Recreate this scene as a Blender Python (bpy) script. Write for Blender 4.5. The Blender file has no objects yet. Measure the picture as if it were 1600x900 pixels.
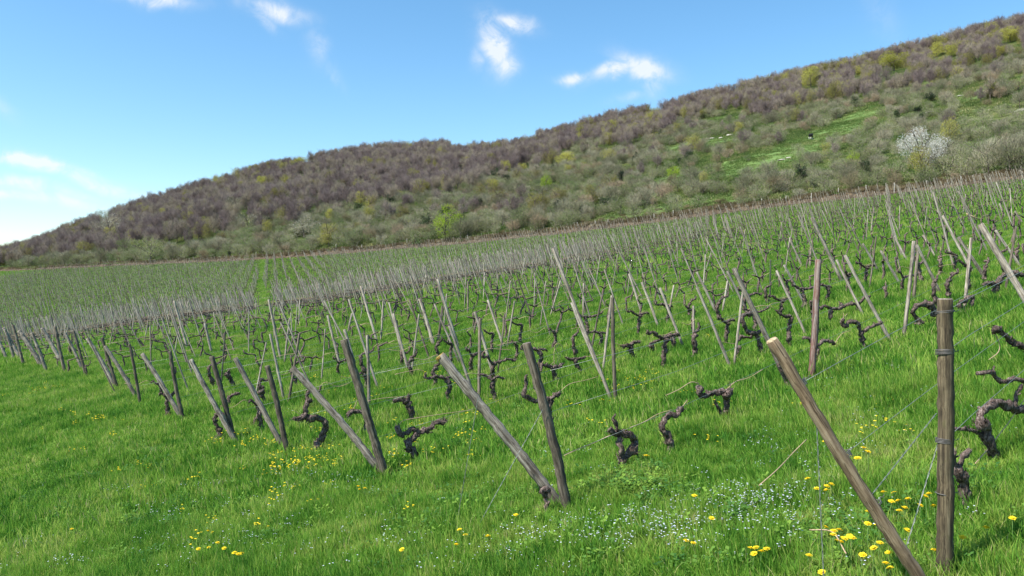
import bpy, math, random
import numpy as np
from mathutils import Vector, Matrix, Euler
random.seed(7); RNG = np.random.default_rng(7)
R = math.radians
F = 1244.0                      # focal length in photo pixels (1600 wide)
CAMZ = 2.03
scene = bpy.context.scene
col = scene.collection

# ------------------------------------------------------------------ helpers
def tag(o, label=None, cat=None, group=None, kind=None):
    if label: o['label'] = label
    if cat: o['category'] = cat
    if group: o['group'] = group
    if kind: o['kind'] = kind
    return o

def empty(name, loc, rz=0.0):
    o = bpy.data.objects.new(name, None); col.objects.link(o)
    o.location = loc; o.rotation_euler = (0, 0, rz); o.empty_display_size = 0.2
    return o

def mesh_from(name, V, Fc, mats=(), midx=None, smooth=False):
    me = bpy.data.meshes.new(name)
    V = np.asarray(V, dtype=np.float32).reshape(-1, 3)
    tot = np.array([len(f) for f in Fc], dtype=np.int32) if not isinstance(Fc, np.ndarray) else np.full(len(Fc), Fc.shape[1], dtype=np.int32)
    idx = Fc.reshape(-1).astype(np.int32) if isinstance(Fc, np.ndarray) else np.array([i for f in Fc for i in f], dtype=np.int32)
    me.vertices.add(len(V)); me.vertices.foreach_set('co', V.reshape(-1))
    me.loops.add(len(idx)); me.loops.foreach_set('vertex_index', idx)
    me.polygons.add(len(tot))
    st = np.concatenate([[0], np.cumsum(tot)[:-1]]).astype(np.int32)
    me.polygons.foreach_set('loop_start', st)
    for m in mats: me.materials.append(m)
    if midx is not None: me.polygons.foreach_set('material_index', np.asarray(midx, dtype=np.int32))
    if smooth: me.polygons.foreach_set('use_smooth', np.ones(len(tot), dtype=bool))
    me.update(calc_edges=True); me.validate()
    return me

def obj(name, me, parent=None, loc=None, link=True):
    o = bpy.data.objects.new(name, me)
    if link: col.objects.link(o)
    if parent: o.parent = parent
    if loc is not None: o.location = loc
    return o

class MB:                       # collects pieces into one mesh
    def __init__(s): s.V = []; s.F = []; s.M = []; s.n = 0
    def add(s, V, Fc, m=0):
        V = np.asarray(V, dtype=float).reshape(-1, 3)
        for f in Fc: s.F.append([i + s.n for i in f]); s.M.append(m)
        s.V.append(V); s.n += len(V)
    def mesh(s, name, mats, smooth=False):
        return mesh_from(name, np.concatenate(s.V), s.F, mats, s.M, smooth)

def resample(P, n):
    P = np.asarray(P, float); k = len(P)
    if k < 3:
        t = np.linspace(0, 1, n)[:, None]; return P[0] * (1 - t) + P[-1] * t
    d = np.concatenate([[0], np.cumsum(np.linalg.norm(np.diff(P, axis=0), axis=1))])
    Q = np.vstack([2 * P[0] - P[1], P, 2 * P[-1] - P[-2]])
    out = []
    for s in np.linspace(0, d[-1], n):
        i = min(max(np.searchsorted(d, s) - 1, 0), k - 2)
        t = (s - d[i]) / max(d[i + 1] - d[i], 1e-9)
        a, b, c, e = Q[i], Q[i + 1], Q[i + 2], Q[i + 3]
        out.append(0.5 * (2 * b + (c - a) * t + (2 * a - 5 * b + 4 * c - e) * t * t + (3 * b - a - 3 * c + e) * t ** 3))
    return np.array(out)

def tube(mb, P, rad, seg=8, m=0, rough=0.0, cap=True, rnd=random, dome=False):
    P = np.asarray(P, float); n = len(P)
    rad = np.broadcast_to(np.asarray(rad, float), (n,)) if np.ndim(rad) == 0 else np.asarray(rad, float)
    T = np.gradient(P, axis=0); T /= np.linalg.norm(T, axis=1)[:, None] + 1e-12
    up = np.array([0, 0, 1.0]) if abs(T[0][2]) < 0.9 else np.array([1.0, 0, 0])
    N = np.cross(T[0], up); N /= np.linalg.norm(N)
    V = []
    ph = [rnd.uniform(0, 6.28) for _ in range(4)]
    for i in range(n):
        N = N - T[i] * np.dot(N, T[i]); N /= np.linalg.norm(N); B = np.cross(T[i], N)
        for j in range(seg):
            a = 2 * math.pi * j / seg
            r = rad[i]
            if rough:
                r *= 1 + rough * (0.5 * math.sin(3 * a + ph[0] + i * 0.7) + 0.35 * math.sin(2 * a + ph[1] - i * 1.3) + rnd.uniform(-.35, .35))
            V.append(P[i] + (N * math.cos(a) + B * math.sin(a)) * r)
    Fc = [[i * seg + j, i * seg + (j + 1) % seg, (i + 1) * seg + (j + 1) % seg, (i + 1) * seg + j] for i in range(n - 1) for j in range(seg)]
    if cap:
        Fc.append([j for j in range(seg)][::-1])
        Fc.append([(n - 1) * seg + j for j in range(seg)])
    mb.add(V, Fc, m)

# ------------------------------------------------------------------ terrain
def interp_rows(tab_x, tab_y, x):          # smooth monotone-ish interpolation
    return np.interp(x, tab_x, tab_y)
PXC = np.array([-800, 0, 200, 400, 800, 1200, 1600, 2400.0])
TC = (PXC - 800) / F
DR = np.array([8, 11, 14, 18, 25, 40, 80, 150.0])
DEV = np.array([[0, .010, .030, .045, .060, .080, .080, .150],
                [0, .010, .030, .042, .058, .072, .067, .100],
                [0, .010, .030, .042, .055, .069, .053, .090],
                [0, .008, .020, .030, .042, .056, .040, .078],
                [0, .000, .005, .015, .026, .040, .028, .054],
                [0, .000, .000, .003, .010, .017, .023, .034],
                [0, .000, .000, .000, .001, .004, .010, .014],
                [0, .000, .000, .000, .001, .004, .010, .014]])
EPX = np.array([-800, 0, 200, 400, 600, 800, 1000, 1200, 1400, 1600, 2400.0])
EPY = np.array([432, 425, 415, 407, 392, 375, 352, 325, 305, 280, 215.0])
SPX = np.array([-1600, -800, -300, 0, 60, 130, 200, 300, 400, 500, 600, 700, 800, 900, 1000, 1100, 1200, 1300, 1400, 1500, 1600, 1800, 2400.0])
SPY = np.array([470, 452, 420, 385, 368, 333, 310, 280, 251, 230, 216, 214, 208, 187, 164, 141, 116, 96, 71, 46, 19, -30, -120.0])
TREE_H = 8.0
def smooth_tab(tt, x, y):                   # table lookup blurred a little so columns do not crease
    w = 0.07
    return (np.interp(tt - w, x, y) + 2 * np.interp(tt - w / 2, x, y) + 2 * np.interp(tt, x, y) + 2 * np.interp(tt + w / 2, x, y) + np.interp(tt + w, x, y)) / 8
def d_edge(t): return 139.4 / np.maximum(1 + 0.646 * t, 0.45)
def d_ridge(t): return np.interp(t, (np.array([-1600, 0, 400, 800, 1200, 1600, 2400.0]) - 800) / F, [520, 410, 430, 430, 420, 385, 300])
def e_slope(t): return (450 - smooth_tab(t, (EPX - 800) / F, EPY)) / F
def vnoise(x, y, s, seed=0):
    x = x / s + seed * 17.3; y = y / s - seed * 9.1
    return (np.sin(x * 1.7 + 1.3 * np.sin(y * 1.1 + seed)) + np.sin(y * 2.1 + 1.7 * np.sin(x * .9 + 2)) + np.sin((x + y) * 1.3 + seed * 2)) / 3
def ground(x, y):
    x = np.asarray(x, float); y = np.asarray(y, float)
    th = np.arctan2(x, y); r = np.hypot(x, y)
    lim = R(60)
    tc = np.clip(th, -lim, lim); t = np.tan(tc); d = r * np.cos(tc)
    w = np.clip((np.abs(th) - lim) / R(50), 0, 1); w = w * w * (3 - 2 * w)
    rl = r * (1 - w) + w * 150 * (1 - np.exp(-r / 150))
    base = 0.196 * np.sin(th) + 0.02 * np.cos(th)
    de = d_edge(t); dr = d_ridge(t)
    dc = np.minimum(d, de)
    # deviation from the plane inside the vineyard
    ld = np.log(np.maximum(dc, 0.1)); LD = np.log(DR)
    devc = np.array([smooth_tab(t, TC, DEV[:, j]) for j in range(len(DR))])
    plane_e = 0.196 * t + 0.02 - CAMZ / de
    dev_e = e_slope(t) - plane_e
    k = np.clip(np.interp(ld, LD, np.arange(len(DR))), 0, len(DR) - 1)
    i0 = np.minimum(k.astype(int), len(DR) - 2); fr = k - i0; fr = np.clip(fr, 0, 1); fr = fr * fr * (3 - 2 * fr) * .5 + fr * .5
    flat = lambda j: np.take_along_axis(devc.reshape(len(DR), -1), j.reshape(1, -1), axis=0).reshape(j.shape)
    i0a = np.atleast_1d(i0); fra = np.atleast_1d(fr)
    dv = (flat(i0a) * (1 - fra) + flat(i0a + 1) * fra).reshape(np.shape(i0))
    s = np.clip((np.log(np.maximum(dc, 1)) - math.log(80)) / np.maximum(np.log(de) - math.log(80), .1), 0, 1)
    dev80 = devc[6]
    dv = np.where(dc > 80, dev80 * (1 - s) + dev_e * s, dv)
    zin = (0 if False else -CAMZ) + rl * base * np.where(d > de, de / np.maximum(d, 1e-6), 1) + dc * dv * (1 - 0.8 * w)
    ze = zin
    # bank and hillside
    bh = .75 + 0.3 * np.clip((t + .6), 0, 1.2) + .25 * vnoise(x, y, 6)
    q = np.clip((d - de) / 1.4, 0, 1); q = q * q * (3 - 2 * q)
    skyp = smooth_tab(t, (SPX - 800) / F, SPY)
    zr = (450 - skyp) / F * dr - TREE_H
    zr = zr * (1 - w) + 10 * w
    u = np.clip((d - de - 1.4) / (dr - de - 1.4), 0, 1)
    zh = (ze + bh * q) * (1 - u) + zr * u + 2.2 * np.sin(u * math.pi) * vnoise(x, y, 28, 3) * (1 - w) + 0.5 * np.minimum(u * 12, 1) * vnoise(x, y, 9, 5)
    past = np.maximum(d - dr, 0)
    zh = zh - np.minimum(past * 0.16, 30 + 60 * (1 - w) + np.maximum(zr, 0) * 1.0)
    z = np.where(d > de, zh, zin)
    z = z + 0.03 * vnoise(x, y, 1.3, 1) * np.clip((r - 1) / 4, 0, 1) + 0.08 * vnoise(x, y, 4.5, 2) * np.clip((r - 9) / 10, 0, 1)
    return z + CAMZ
def gz(x, y): return float(ground(np.array([x]), np.array([y]))[0])
DM = np.concatenate([np.geomspace(1.6, 60, 2500), np.geomspace(60, 600, 4000)[1:]])
def hit(px, py, dmin=0):
    """photo pixel -> point on the terrain"""
    t = (px - 800) / F; g = (450 - py) / F
    z = ground(t * DM, DM) - CAMZ; f = z - g * DM
    ok = np.where((f[1:] >= 0) & (DM[1:] > dmin))[0]
    d = DM[ok[0] + 1] if len(ok) else 400.0
    return Vector((t * d, d, gz(t * d, d)))
def at(px, py, d): return Vector(((px - 800) / F * d, d, (450 - py) / F * d + CAMZ))
def proj(p): return (800 + F * p[0] / p[1], 450 - F * (p[2] - CAMZ) / p[1])

# ------------------------------------------------------------------ materials
def mat(name):
    m = bpy.data.materials.new(name); m.use_nodes = True
    nt = m.node_tree; bs = nt.nodes['Principled BSDF']; bs.inputs['Roughness'].default_value = 0.9
    bs.inputs['Specular IOR Level'].default_value = 0.25
    return m, nt, bs
def N(nt, typ, **kw):
    n = nt.nodes.new(typ)
    for k, v in kw.items():
        if k in n.inputs: n.inputs[k].default_value = v
        else: setattr(n, k, v)
    return n
def ramp(nt, fac, stops):
    r = nt.nodes.new('ShaderNodeValToRGB'); e = r.color_ramp.elements
    while len(e) < len(stops): e.new(0.5)
    for el, (p, c) in zip(e, stops): el.position = p; el.color = (*c, 1)
    nt.links.new(fac, r.inputs[0]); return r.outputs[0]
def mix(nt, fac, a, b, mode='MIX'):
    m = nt.nodes.new('ShaderNodeMix'); m.data_type = 'RGBA'; m.blend_type = mode
    for s, v in ((m.inputs[0], fac), (m.inputs[6], a), (m.inputs[7], b)):
        if isinstance(v, bpy.types.NodeSocket): nt.links.new(v, s)
        elif isinstance(v, (tuple, list)): s.default_value = (*v, 1) if len(v) == 3 else v
        else: s.default_value = v
    return m.outputs[2]
def noise(nt, vec, scale, detail=4, rough=.55):
    n = N(nt, 'ShaderNodeTexNoise'); n.inputs['Scale'].default_value = scale; n.inputs['Detail'].default_value = detail; n.inputs['Roughness'].default_value = rough
    if vec is not None: nt.links.new(vec, n.inputs['Vector'])
    return n.outputs['Fac']
def mapping(nt, src, scale=(1, 1, 1)):
    m = nt.nodes.new('ShaderNodeMapping'); m.inputs['Scale'].default_value = scale; nt.links.new(src, m.inputs[0]); return m.outputs[0]

def wood(name, dark, mid, light, zs=1.5, xs=28, blotch=(.05, .045, .04), moss=None):
    m, nt, bs = mat(name)
    tc = nt.nodes.new('ShaderNodeTexCoord'); oi = nt.nodes.new('ShaderNodeObjectInfo')
    add = nt.nodes.new('ShaderNodeVectorMath'); add.operation = 'ADD'
    rv = nt.nodes.new('ShaderNodeMath'); rv.operation = 'MULTIPLY'; rv.inputs[1].default_value = 37.0
    nt.links.new(oi.outputs['Random'], rv.inputs[0]); nt.links.new(tc.outputs['Object'], add.inputs[0]); nt.links.new(rv.outputs[0], add.inputs[1])
    grain = noise(nt, mapping(nt, add.outputs[0], (xs, xs, zs)), 2.0, 6, .65)
    c = ramp(nt, grain, [(.36, dark), (.5, mid), (.64, light)])
    bl = noise(nt, mapping(nt, add.outputs[0], (9, 9, 3.5)), 1.3, 5, .65)
    f = ramp(nt, bl, [(.48, (0, 0, 0)), (.66, (.85, .85, .85))])
    c = mix(nt, f, c, blotch)
    ck = noise(nt, mapping(nt, add.outputs[0], (55, 55, 1.1)), 1.0, 3, .5)
    ckf = ramp(nt, ck, [(.475, (0, 0, 0)), (.5, (.85, .85, .85)), (.525, (0, 0, 0))])
    c = mix(nt, ckf, c, tuple(v * .35 for v in dark))
    if moss:
        ms = noise(nt, mapping(nt, add.outputs[0], (14, 14, 8)), 1.7, 5, .7)
        c = mix(nt, ramp(nt, ms, [(.56, (0, 0, 0)), (.68, (.7, .7, .7))]), c, moss)
    sp = nt.nodes.new('ShaderNodeSeparateXYZ'); nt.links.new(tc.outputs['Object'], sp.inputs[0])
    zz = nt.nodes.new('ShaderNodeMath'); zz.operation = 'MULTIPLY_ADD'; zz.inputs[1].default_value = .5; nt.links.new(bl, zz.inputs[0]); nt.links.new(sp.outputs['Z'], zz.inputs[2])
    c = mix(nt, ramp(nt, zz.outputs[0], [(.30, (.45, .45, .45)), (.55, (0, 0, 0))]), c, blotch)      # soil splashed on the foot
    tone = nt.nodes.new('ShaderNodeMapRange'); tone.inputs[3].default_value = .85; tone.inputs[4].default_value = 1.15
    nt.links.new(oi.outputs['Random'], tone.inputs[0])
    sc = nt.nodes.new('ShaderNodeVectorMath'); sc.operation = 'SCALE'; nt.links.new(c, sc.inputs[0]); nt.links.new(tone.outputs[0], sc.inputs['Scale'])
    nt.links.new(sc.outputs[0], bs.inputs['Base Color'])
    b = nt.nodes.new('ShaderNodeBump'); b.inputs['Strength'].default_value = .55; b.inputs['Distance'].default_value = .006
    nt.links.new(grain, b.inputs['Height']); nt.links.new(b.outputs[0], bs.inputs['Normal'])
    return m
M = {}
M['post_brown'] = wood('post_brown', (.035, .027, .017), (.095, .072, .042), (.18, .145, .088), blotch=(.035, .028, .018), moss=(.09, .085, .035), xs=34)
M['brace_tan'] = wood('brace_tan', (.12, .078, .045), (.27, .19, .115), (.38, .29, .19), xs=26, zs=2, blotch=(.12, .08, .05))
M['post_dark'] = wood('post_dark', (.048, .039, .029), (.14, .115, .082), (.25, .21, .155), blotch=(.045, .038, .032), moss=(.10, .10, .05))
M['wood_grey'] = wood('wood_grey', (.13, .105, .08), (.34, .29, .225), (.52, .46, .375), blotch=(.075, .06, .045))
M['stake_pale'] = wood('stake_pale', (.20, .165, .125), (.40, .35, .275), (.52, .465, .38), blotch=(.17, .14, .11))
M['stake_brown'] = wood('stake_brown', (.09, .07, .05), (.2, .16, .12), (.32, .27, .21), blotch=(.06, .05, .035))
M['post_red'] = wood('post_red', (.10, .04, .028), (.24, .17, .14), (.38, .33, .29), zs=.8, blotch=(.16, .06, .04))
M['rod_green'] = wood('rod_green', (.04, .045, .03), (.08, .09, .06), (.13, .14, .1))
M['cut_wood'] = wood('cut_wood', (.32, .24, .14), (.42, .33, .20), (.50, .41, .27), xs=30, zs=30, blotch=(.42, .30, .16))
M['lichen'] = wood('lichen', (.28, .16, .03), (.40, .25, .05), (.36, .30, .12), xs=20, zs=20, blotch=(.2, .14, .07))
M['old_end'] = wood('old_end', (.09, .075, .06), (.18, .15, .12), (.28, .25, .2), xs=30, zs=30)

def bark():
    m, nt, bs = mat('vine_bark')
    tc = nt.nodes.new('ShaderNodeTexCoord')
    g = noise(nt, mapping(nt, tc.outputs['Object'], (1, 1, .45)), 70, 6, .7)
    c = ramp(nt, g, [(.34, (.022, .014, .011)), (.45, (.085, .058, .046)), (.58, (.22, .165, .14)), (.74, (.42, .36, .32))])
    bl = noise(nt, tc.outputs['Object'], 12, 3)
    c = mix(nt, ramp(nt, bl, [(.5, (0, 0, 0)), (.68, (.7, .7, .7))]), c, (.035, .024, .02))
    nt.links.new(c, bs.inputs['Base Color'])
    b = nt.nodes.new('ShaderNodeBump'); b.inputs['Strength'].default_value = .9; b.inputs['Distance'].default_value = .012
    nt.links.new(g, b.inputs['Height']); nt.links.new(b.outputs[0], bs.inputs['Normal'])
    return m
M['bark'] = bark()
def flat(name, c, rough=.8, metal=0, var=.25, scale=30, trans=0):
    m, nt, bs = mat(name)
    tc = nt.nodes.new('ShaderNodeTexCoord'); g = noise(nt, tc.outputs['Object'], scale, 3)
    lo = tuple(x * (1 - var) for x in c); hi = tuple(min(x * (1 + var), .9) for x in c)
    cc = ramp(nt, g, [(.35, lo), (.65, hi)])
    nt.links.new(cc, bs.inputs['Base Color']); bs.inputs['Roughness'].default_value = rough; bs.inputs['Metallic'].default_value = metal
    if trans:
        out = nt.nodes['Material Output']; tr = nt.nodes.new('ShaderNodeBsdfTranslucent'); ms = nt.nodes.new('ShaderNodeMixShader'); ms.inputs[0].default_value = trans
        nt.links.new(cc, tr.inputs[0]); nt.links.new(bs.outputs[0], ms.inputs[1]); nt.links.new(tr.outputs[0], ms.inputs[2]); nt.links.new(ms.outputs[0], out.inputs[0])
    return m
M['cane'] = flat('vine_cane', (.42, .30, .19), .7, scale=60)
M['wire'] = flat('galvanised_wire', (.30, .32, .28), .5, .6)
M['wire_old'] = flat('old_binding_wire', (.16, .15, .14), .6, .5)
M['yellow'] = flat('dandelion_yellow', (.85, .62, .02), .7, var=.12, scale=90)
M['white_petal'] = flat('white_petal', (.62, .66, .75), .7, var=.1)
M['flower_stem'] = flat('flower_stem', (.14, .24, .06), .6)
M['rock'] = flat('limestone', (.38, .35, .29), .9, scale=2)
M['cow_black'] = flat('cow_black', (.012, .011, .012), .6)
M['cow_white'] = flat('cow_white', (.65, .62, .58), .8)
M['tag_white'] = flat('plastic_white', (.75, .76, .8), .4)
M['fence_pale'] = flat('fence_post_pale', (.50, .46, .40), .8, scale=8)

def leafmat(name, a, b, c, trans=.35, big=.12, fine=1.5, rnd=.35, bottom=None, attr=False, amp=.5):
    """foliage: colour varies per instance, over the ground, and per blade"""
    m, nt, bs = mat(name)
    geo = nt.nodes.new('ShaderNodeNewGeometry'); oi = nt.nodes.new('ShaderNodeObjectInfo')
    n1 = noise(nt, geo.outputs['Position'], big, 5, .6)
    n2 = noise(nt, geo.outputs['Position'], fine, 3, .6)
    f = nt.nodes.new('ShaderNodeMath'); f.operation = 'MULTIPLY_ADD'; f.inputs[1].default_value = rnd; nt.links.new(oi.outputs['Random'], f.inputs[0])
    h = nt.nodes.new('ShaderNodeMath'); h.operation = 'MULTIPLY_ADD'; h.inputs[1].default_value = .5; h.inputs[2].default_value = -rnd / 2 + (0 if not attr else -.12) - (amp - .5) / 2
    nt.links.new(n2, h.inputs[0])
    h2 = nt.nodes.new('ShaderNodeMath'); h2.operation = 'MULTIPLY_ADD'; h2.inputs[1].default_value = amp
    nt.links.new(n1, h2.inputs[0]); nt.links.new(h.outputs[0], h2.inputs[2]); nt.links.new(h2.outputs[0], f.inputs[2])
    fac = f.outputs[0]
    if attr:
        at_ = nt.nodes.new('ShaderNodeAttribute'); at_.attribute_name = 'tone'
        g = nt.nodes.new('ShaderNodeMath'); g.operation = 'MULTIPLY_ADD'; g.inputs[1].default_value = .24; nt.links.new(at_.outputs['Fac'], g.inputs[0]); nt.links.new(fac, g.inputs[2]); fac = g.outputs[0]
    cc = ramp(nt, fac, [(.33, a), (.5, b), (.67, c)] + ([(.86, (.46, .41, .21))] if attr else []))
    nt.links.new(cc, bs.inputs['Base Color']); bs.inputs['Roughness'].default_value = .6; bs.inputs['Specular IOR Level'].default_value = .12
    if trans:
        out = nt.nodes['Material Output']; tr = nt.nodes.new('ShaderNodeBsdfTranslucent'); ms = nt.nodes.new('ShaderNodeMixShader'); ms.inputs[0].default_value = trans
        nt.links.new(cc, tr.inputs[0]); nt.links.new(bs.outputs[0], ms.inputs[1]); nt.links.new(tr.outputs[0], ms.inputs[2]); nt.links.new(ms.outputs[0], out.inputs[0])
    return m
M['grass'] = leafmat('grass_blades', (.048, .165, .018), (.155, .335, .034), (.36, .46, .09), .45, .8, 3.5, .10, attr=True, amp=.68)
M['dry_grass'] = leafmat('dry_grass', (.10, .075, .04), (.17, .13, .07), (.26, .21, .12), .3)
M['tw_purple'] = leafmat('twigs_purple', (.185, .14, .13), (.265, .21, .19), (.33, .28, .20), .15, .02, .1, .5)
M['tw_grey'] = leafmat('twigs_grey', (.21, .20, .125), (.28, .265, .17), (.36, .33, .23), .15, .02, .1, .5)
M['tw_tan'] = leafmat('twigs_tan', (.23, .19, .11), (.30, .24, .15), (.37, .28, .19), .15, .02, .1, .5)
M['lf_olive'] = leafmat('leaves_olive', (.14, .20, .055), (.21, .28, .075), (.29, .34, .11), .35, .02, .1, .5)
M['lf_green'] = leafmat('leaves_green', (.08, .16, .035), (.14, .23, .05), (.20, .29, .07), .35, .02, .1, .5)
M['lf_bud'] = leafmat('leaves_bud', (.22, .20, .06), (.30, .29, .07), (.40, .38, .09), .35, .02, .1, .5)
M['lf_yellow'] = leafmat('leaves_yellow', (.36, .36, .07), (.44, .43, .09), (.52, .50, .12), .35, .02, .1, .4)
M['lf_bright'] = leafmat('leaves_bright', (.30, .42, .03), (.38, .50, .04), (.46, .54, .06), .4, .02, .1, .4)
M['lf_dark'] = leafmat('leaves_dark', (.018, .035, .016), (.03, .055, .022), (.05, .08, .03), .1, .02, .1, .4)
M['lf_white'] = leafmat('blossom_white', (.46, .45, .39), (.58, .57, .50), (.68, .67, .61), .3, .02, .1, .3)
M['lf_pink'] = leafmat('leaves_russet', (.30, .20, .12), (.36, .25, .16), (.42, .30, .2), .3, .02, .1, .3)
M['trunk'] = flat('tree_bark', (.13, .105, .085), .9, scale=3)

def ground_mats():
    m, nt, bs = mat('meadow_ground')
    geo = nt.nodes.new('ShaderNodeNewGeometry'); P = geo.outputs['Position']
    c = ramp(nt, noise(nt, P, 1.1, 8, .7), [(.3, (.025, .06, .012)), (.5, (.05, .10, .018)), (.7, (.08, .13, .03))])
    c = mix(nt, ramp(nt, noise(nt, P, 5, 5, .7), [(.55, (0, 0, 0)), (.75, (.6, .6, .6))]), c, (.10, .085, .04))
    nt.links.new(c, bs.inputs['Base Color'])
    m2, nt, bs = mat('bank_soil')
    geo = nt.nodes.new('ShaderNodeNewGeometry'); P = geo.outputs['Position']
    c = ramp(nt, noise(nt, P, 1.6, 8, .75), [(.36, (.03, .022, .014)), (.52, (.10, .072, .045)), (.70, (.22, .17, .10))])
    nt.links.new(c, bs.inputs['Base Color'])
    b = nt.nodes.new('ShaderNodeBump'); b.inputs['Distance'].default_value = .3; nt.links.new(noise(nt, P, 2.5, 6), b.inputs['Height']); nt.links.new(b.outputs[0], bs.inputs['Normal'])
    m3, nt, bs = mat('hillside_turf')
    geo = nt.nodes.new('ShaderNodeNewGeometry'); P = geo.outputs['Position']
    c = ramp(nt, noise(nt, P, .06, 8, .62), [(.34, (.085, .12, .04)), (.5, (.10, .15, .045)), (.62, (.15, .15, .075))])
    c = mix(nt, ramp(nt, noise(nt, P, .35, 6, .7), [(.5, (0, 0, 0)), (.72, (.75, .75, .75))]), c, (.15, .125, .075))
    c = mix(nt, ramp(nt, noise(nt, P, 1.3, 6, .8), [(.35, (.55, .55, .55)), (.65, (0, 0, 0))]), c, (.07, .09, .03))
    at_ = nt.nodes.new('ShaderNodeAttribute'); at_.attribute_name = 'meadow'
    g = ramp(nt, noise(nt, P, .5, 6, .7), [(.35, (.08, .145, .035)), (.65, (.14, .21, .055))])
    c = mix(nt, at_.outputs['Fac'], c, g)
    nt.links.new(c, bs.inputs['Base Color'])
    return m, m2, m3
GM = ground_mats()

# meadow patches on the hillside, in photo-pixel outlines
def inpoly(px, py, poly):
    r = np.zeros(np.shape(px), bool); n = len(poly)
    for i in range(n):
        x1, y1 = poly[i]; x2, y2 = poly[(i + 1) % n]
        c = ((y1 > py) != (y2 > py)) & (px < (x2 - x1) * (py - y1) / ((y2 - y1) + 1e-9) + x1)
        r ^= c
    return r
MEADOWS = [[(1120, 258), (1200, 232), (1270, 205), (1330, 175), (1376, 160), (1372, 178), (1330, 212), (1270, 250), (1200, 275), (1130, 288)],
           [(810, 306), (880, 302), (905, 306), (820, 320)], [(1010, 285), (1110, 258), (1130, 266), (1030, 300)],
           [(1090, 188), (1150, 178), (1180, 186), (1120, 200)], [(1480, 150), (1600, 118), (1600, 132), (1500, 165)],
           [(700, 236), (840, 222), (845, 228), (705, 244)], [(1030, 232), (1140, 212), (1150, 222), (1050, 245)], [(920,345),(1050,318),(1180,300),(1180,308),(1040,332),(930,355)]]

def build_terrain():
    th = np.concatenate([np.linspace(-180, -45, 60)[:-1], np.linspace(-45, 45, 481), np.linspace(45, 180, 60)[1:-1]])
    th = np.radians(th); nt_ = len(th)
    lim = R(60); tcl = np.clip(th, -lim, lim); t = np.tan(tcl)
    re = d_edge(t) / np.cos(tcl); rr = d_ridge(t) / np.cos(tcl)
    rings = []; tags = []
    for f in np.concatenate([[0.25], np.geomspace(.6, 1, 2) * .6]): pass
    inner = np.geomspace(0.4, 1.0, 2)
    NI = 190
    for k in range(NI):
        f = k / (NI - 1); rings.append(0.4 * (re / 0.4) ** f); tags.append(0)
    for k in (0.35, .7, 1.05, 1.4): rings.append(re + k / np.cos(tcl)); tags.append(1)
    NO = 130
    for k in range(1, NO): rings.append(re + 1.4 / np.cos(tcl) + (rr - re) * (k / (NO - 1)) ** 1.1); tags.append(2)
    for k in range(1, 40): rings.append(rings[-1] * 1.075 if k < 39 else rings[-1] * 1.5); tags.append(2)
    Rr = np.array(rings); X = Rr * np.sin(th)[None]; Y = Rr * np.cos(th)[None]; Z = ground(X, Y)
    nr = len(rings)
    V = np.stack([X, Y, Z], -1).reshape(-1, 3)
    V = np.vstack([V, [[0, 0, gz(0, 0.01)]]])
    i = np.arange(nr - 1)[:, None]; j = np.arange(nt_)[None]
    j2 = (j + 1) % nt_
    Q = np.stack([i * nt_ + j, i * nt_ + j2, (i + 1) * nt_ + j2, (i + 1) * nt_ + j], -1).reshape(-1, 4)[:, ::-1]
    faces = [list(map(int, q)) for q in Q]; mi = np.repeat([tags[k + 1] for k in range(nr - 1)], nt_).tolist()
    cidx = nr * nt_
    for a in range(nt_): faces.append([cidx, (a + 1) % nt_, a]); mi.append(0)
    me = mesh_from('terrain', V, faces, GM, mi, True)
    if me.polygons[0].normal.z < 0: me.flip_normals()
    py_ = np.where(V[:, 1] > 5, 450 - F * (V[:, 2] - CAMZ) / np.maximum(V[:, 1], 5), 9999); px_ = np.where(V[:, 1] > 5, 800 + F * V[:, 0] / np.maximum(V[:, 1], 5), -9999)
    a = np.zeros(len(V))
    for poly in MEADOWS: a = np.maximum(a, inpoly(px_ + 6 * np.sin(py_ * .7), py_ + 2 * np.sin(px_ * .13), poly) * 1.0)
    at_ = me.attributes.new('meadow', 'FLOAT', 'POINT'); at_.data.foreach_set('value', a.astype(np.float32))
    o = obj('terrain', me); tag(o, kind='structure'); return o
build_terrain()

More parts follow.
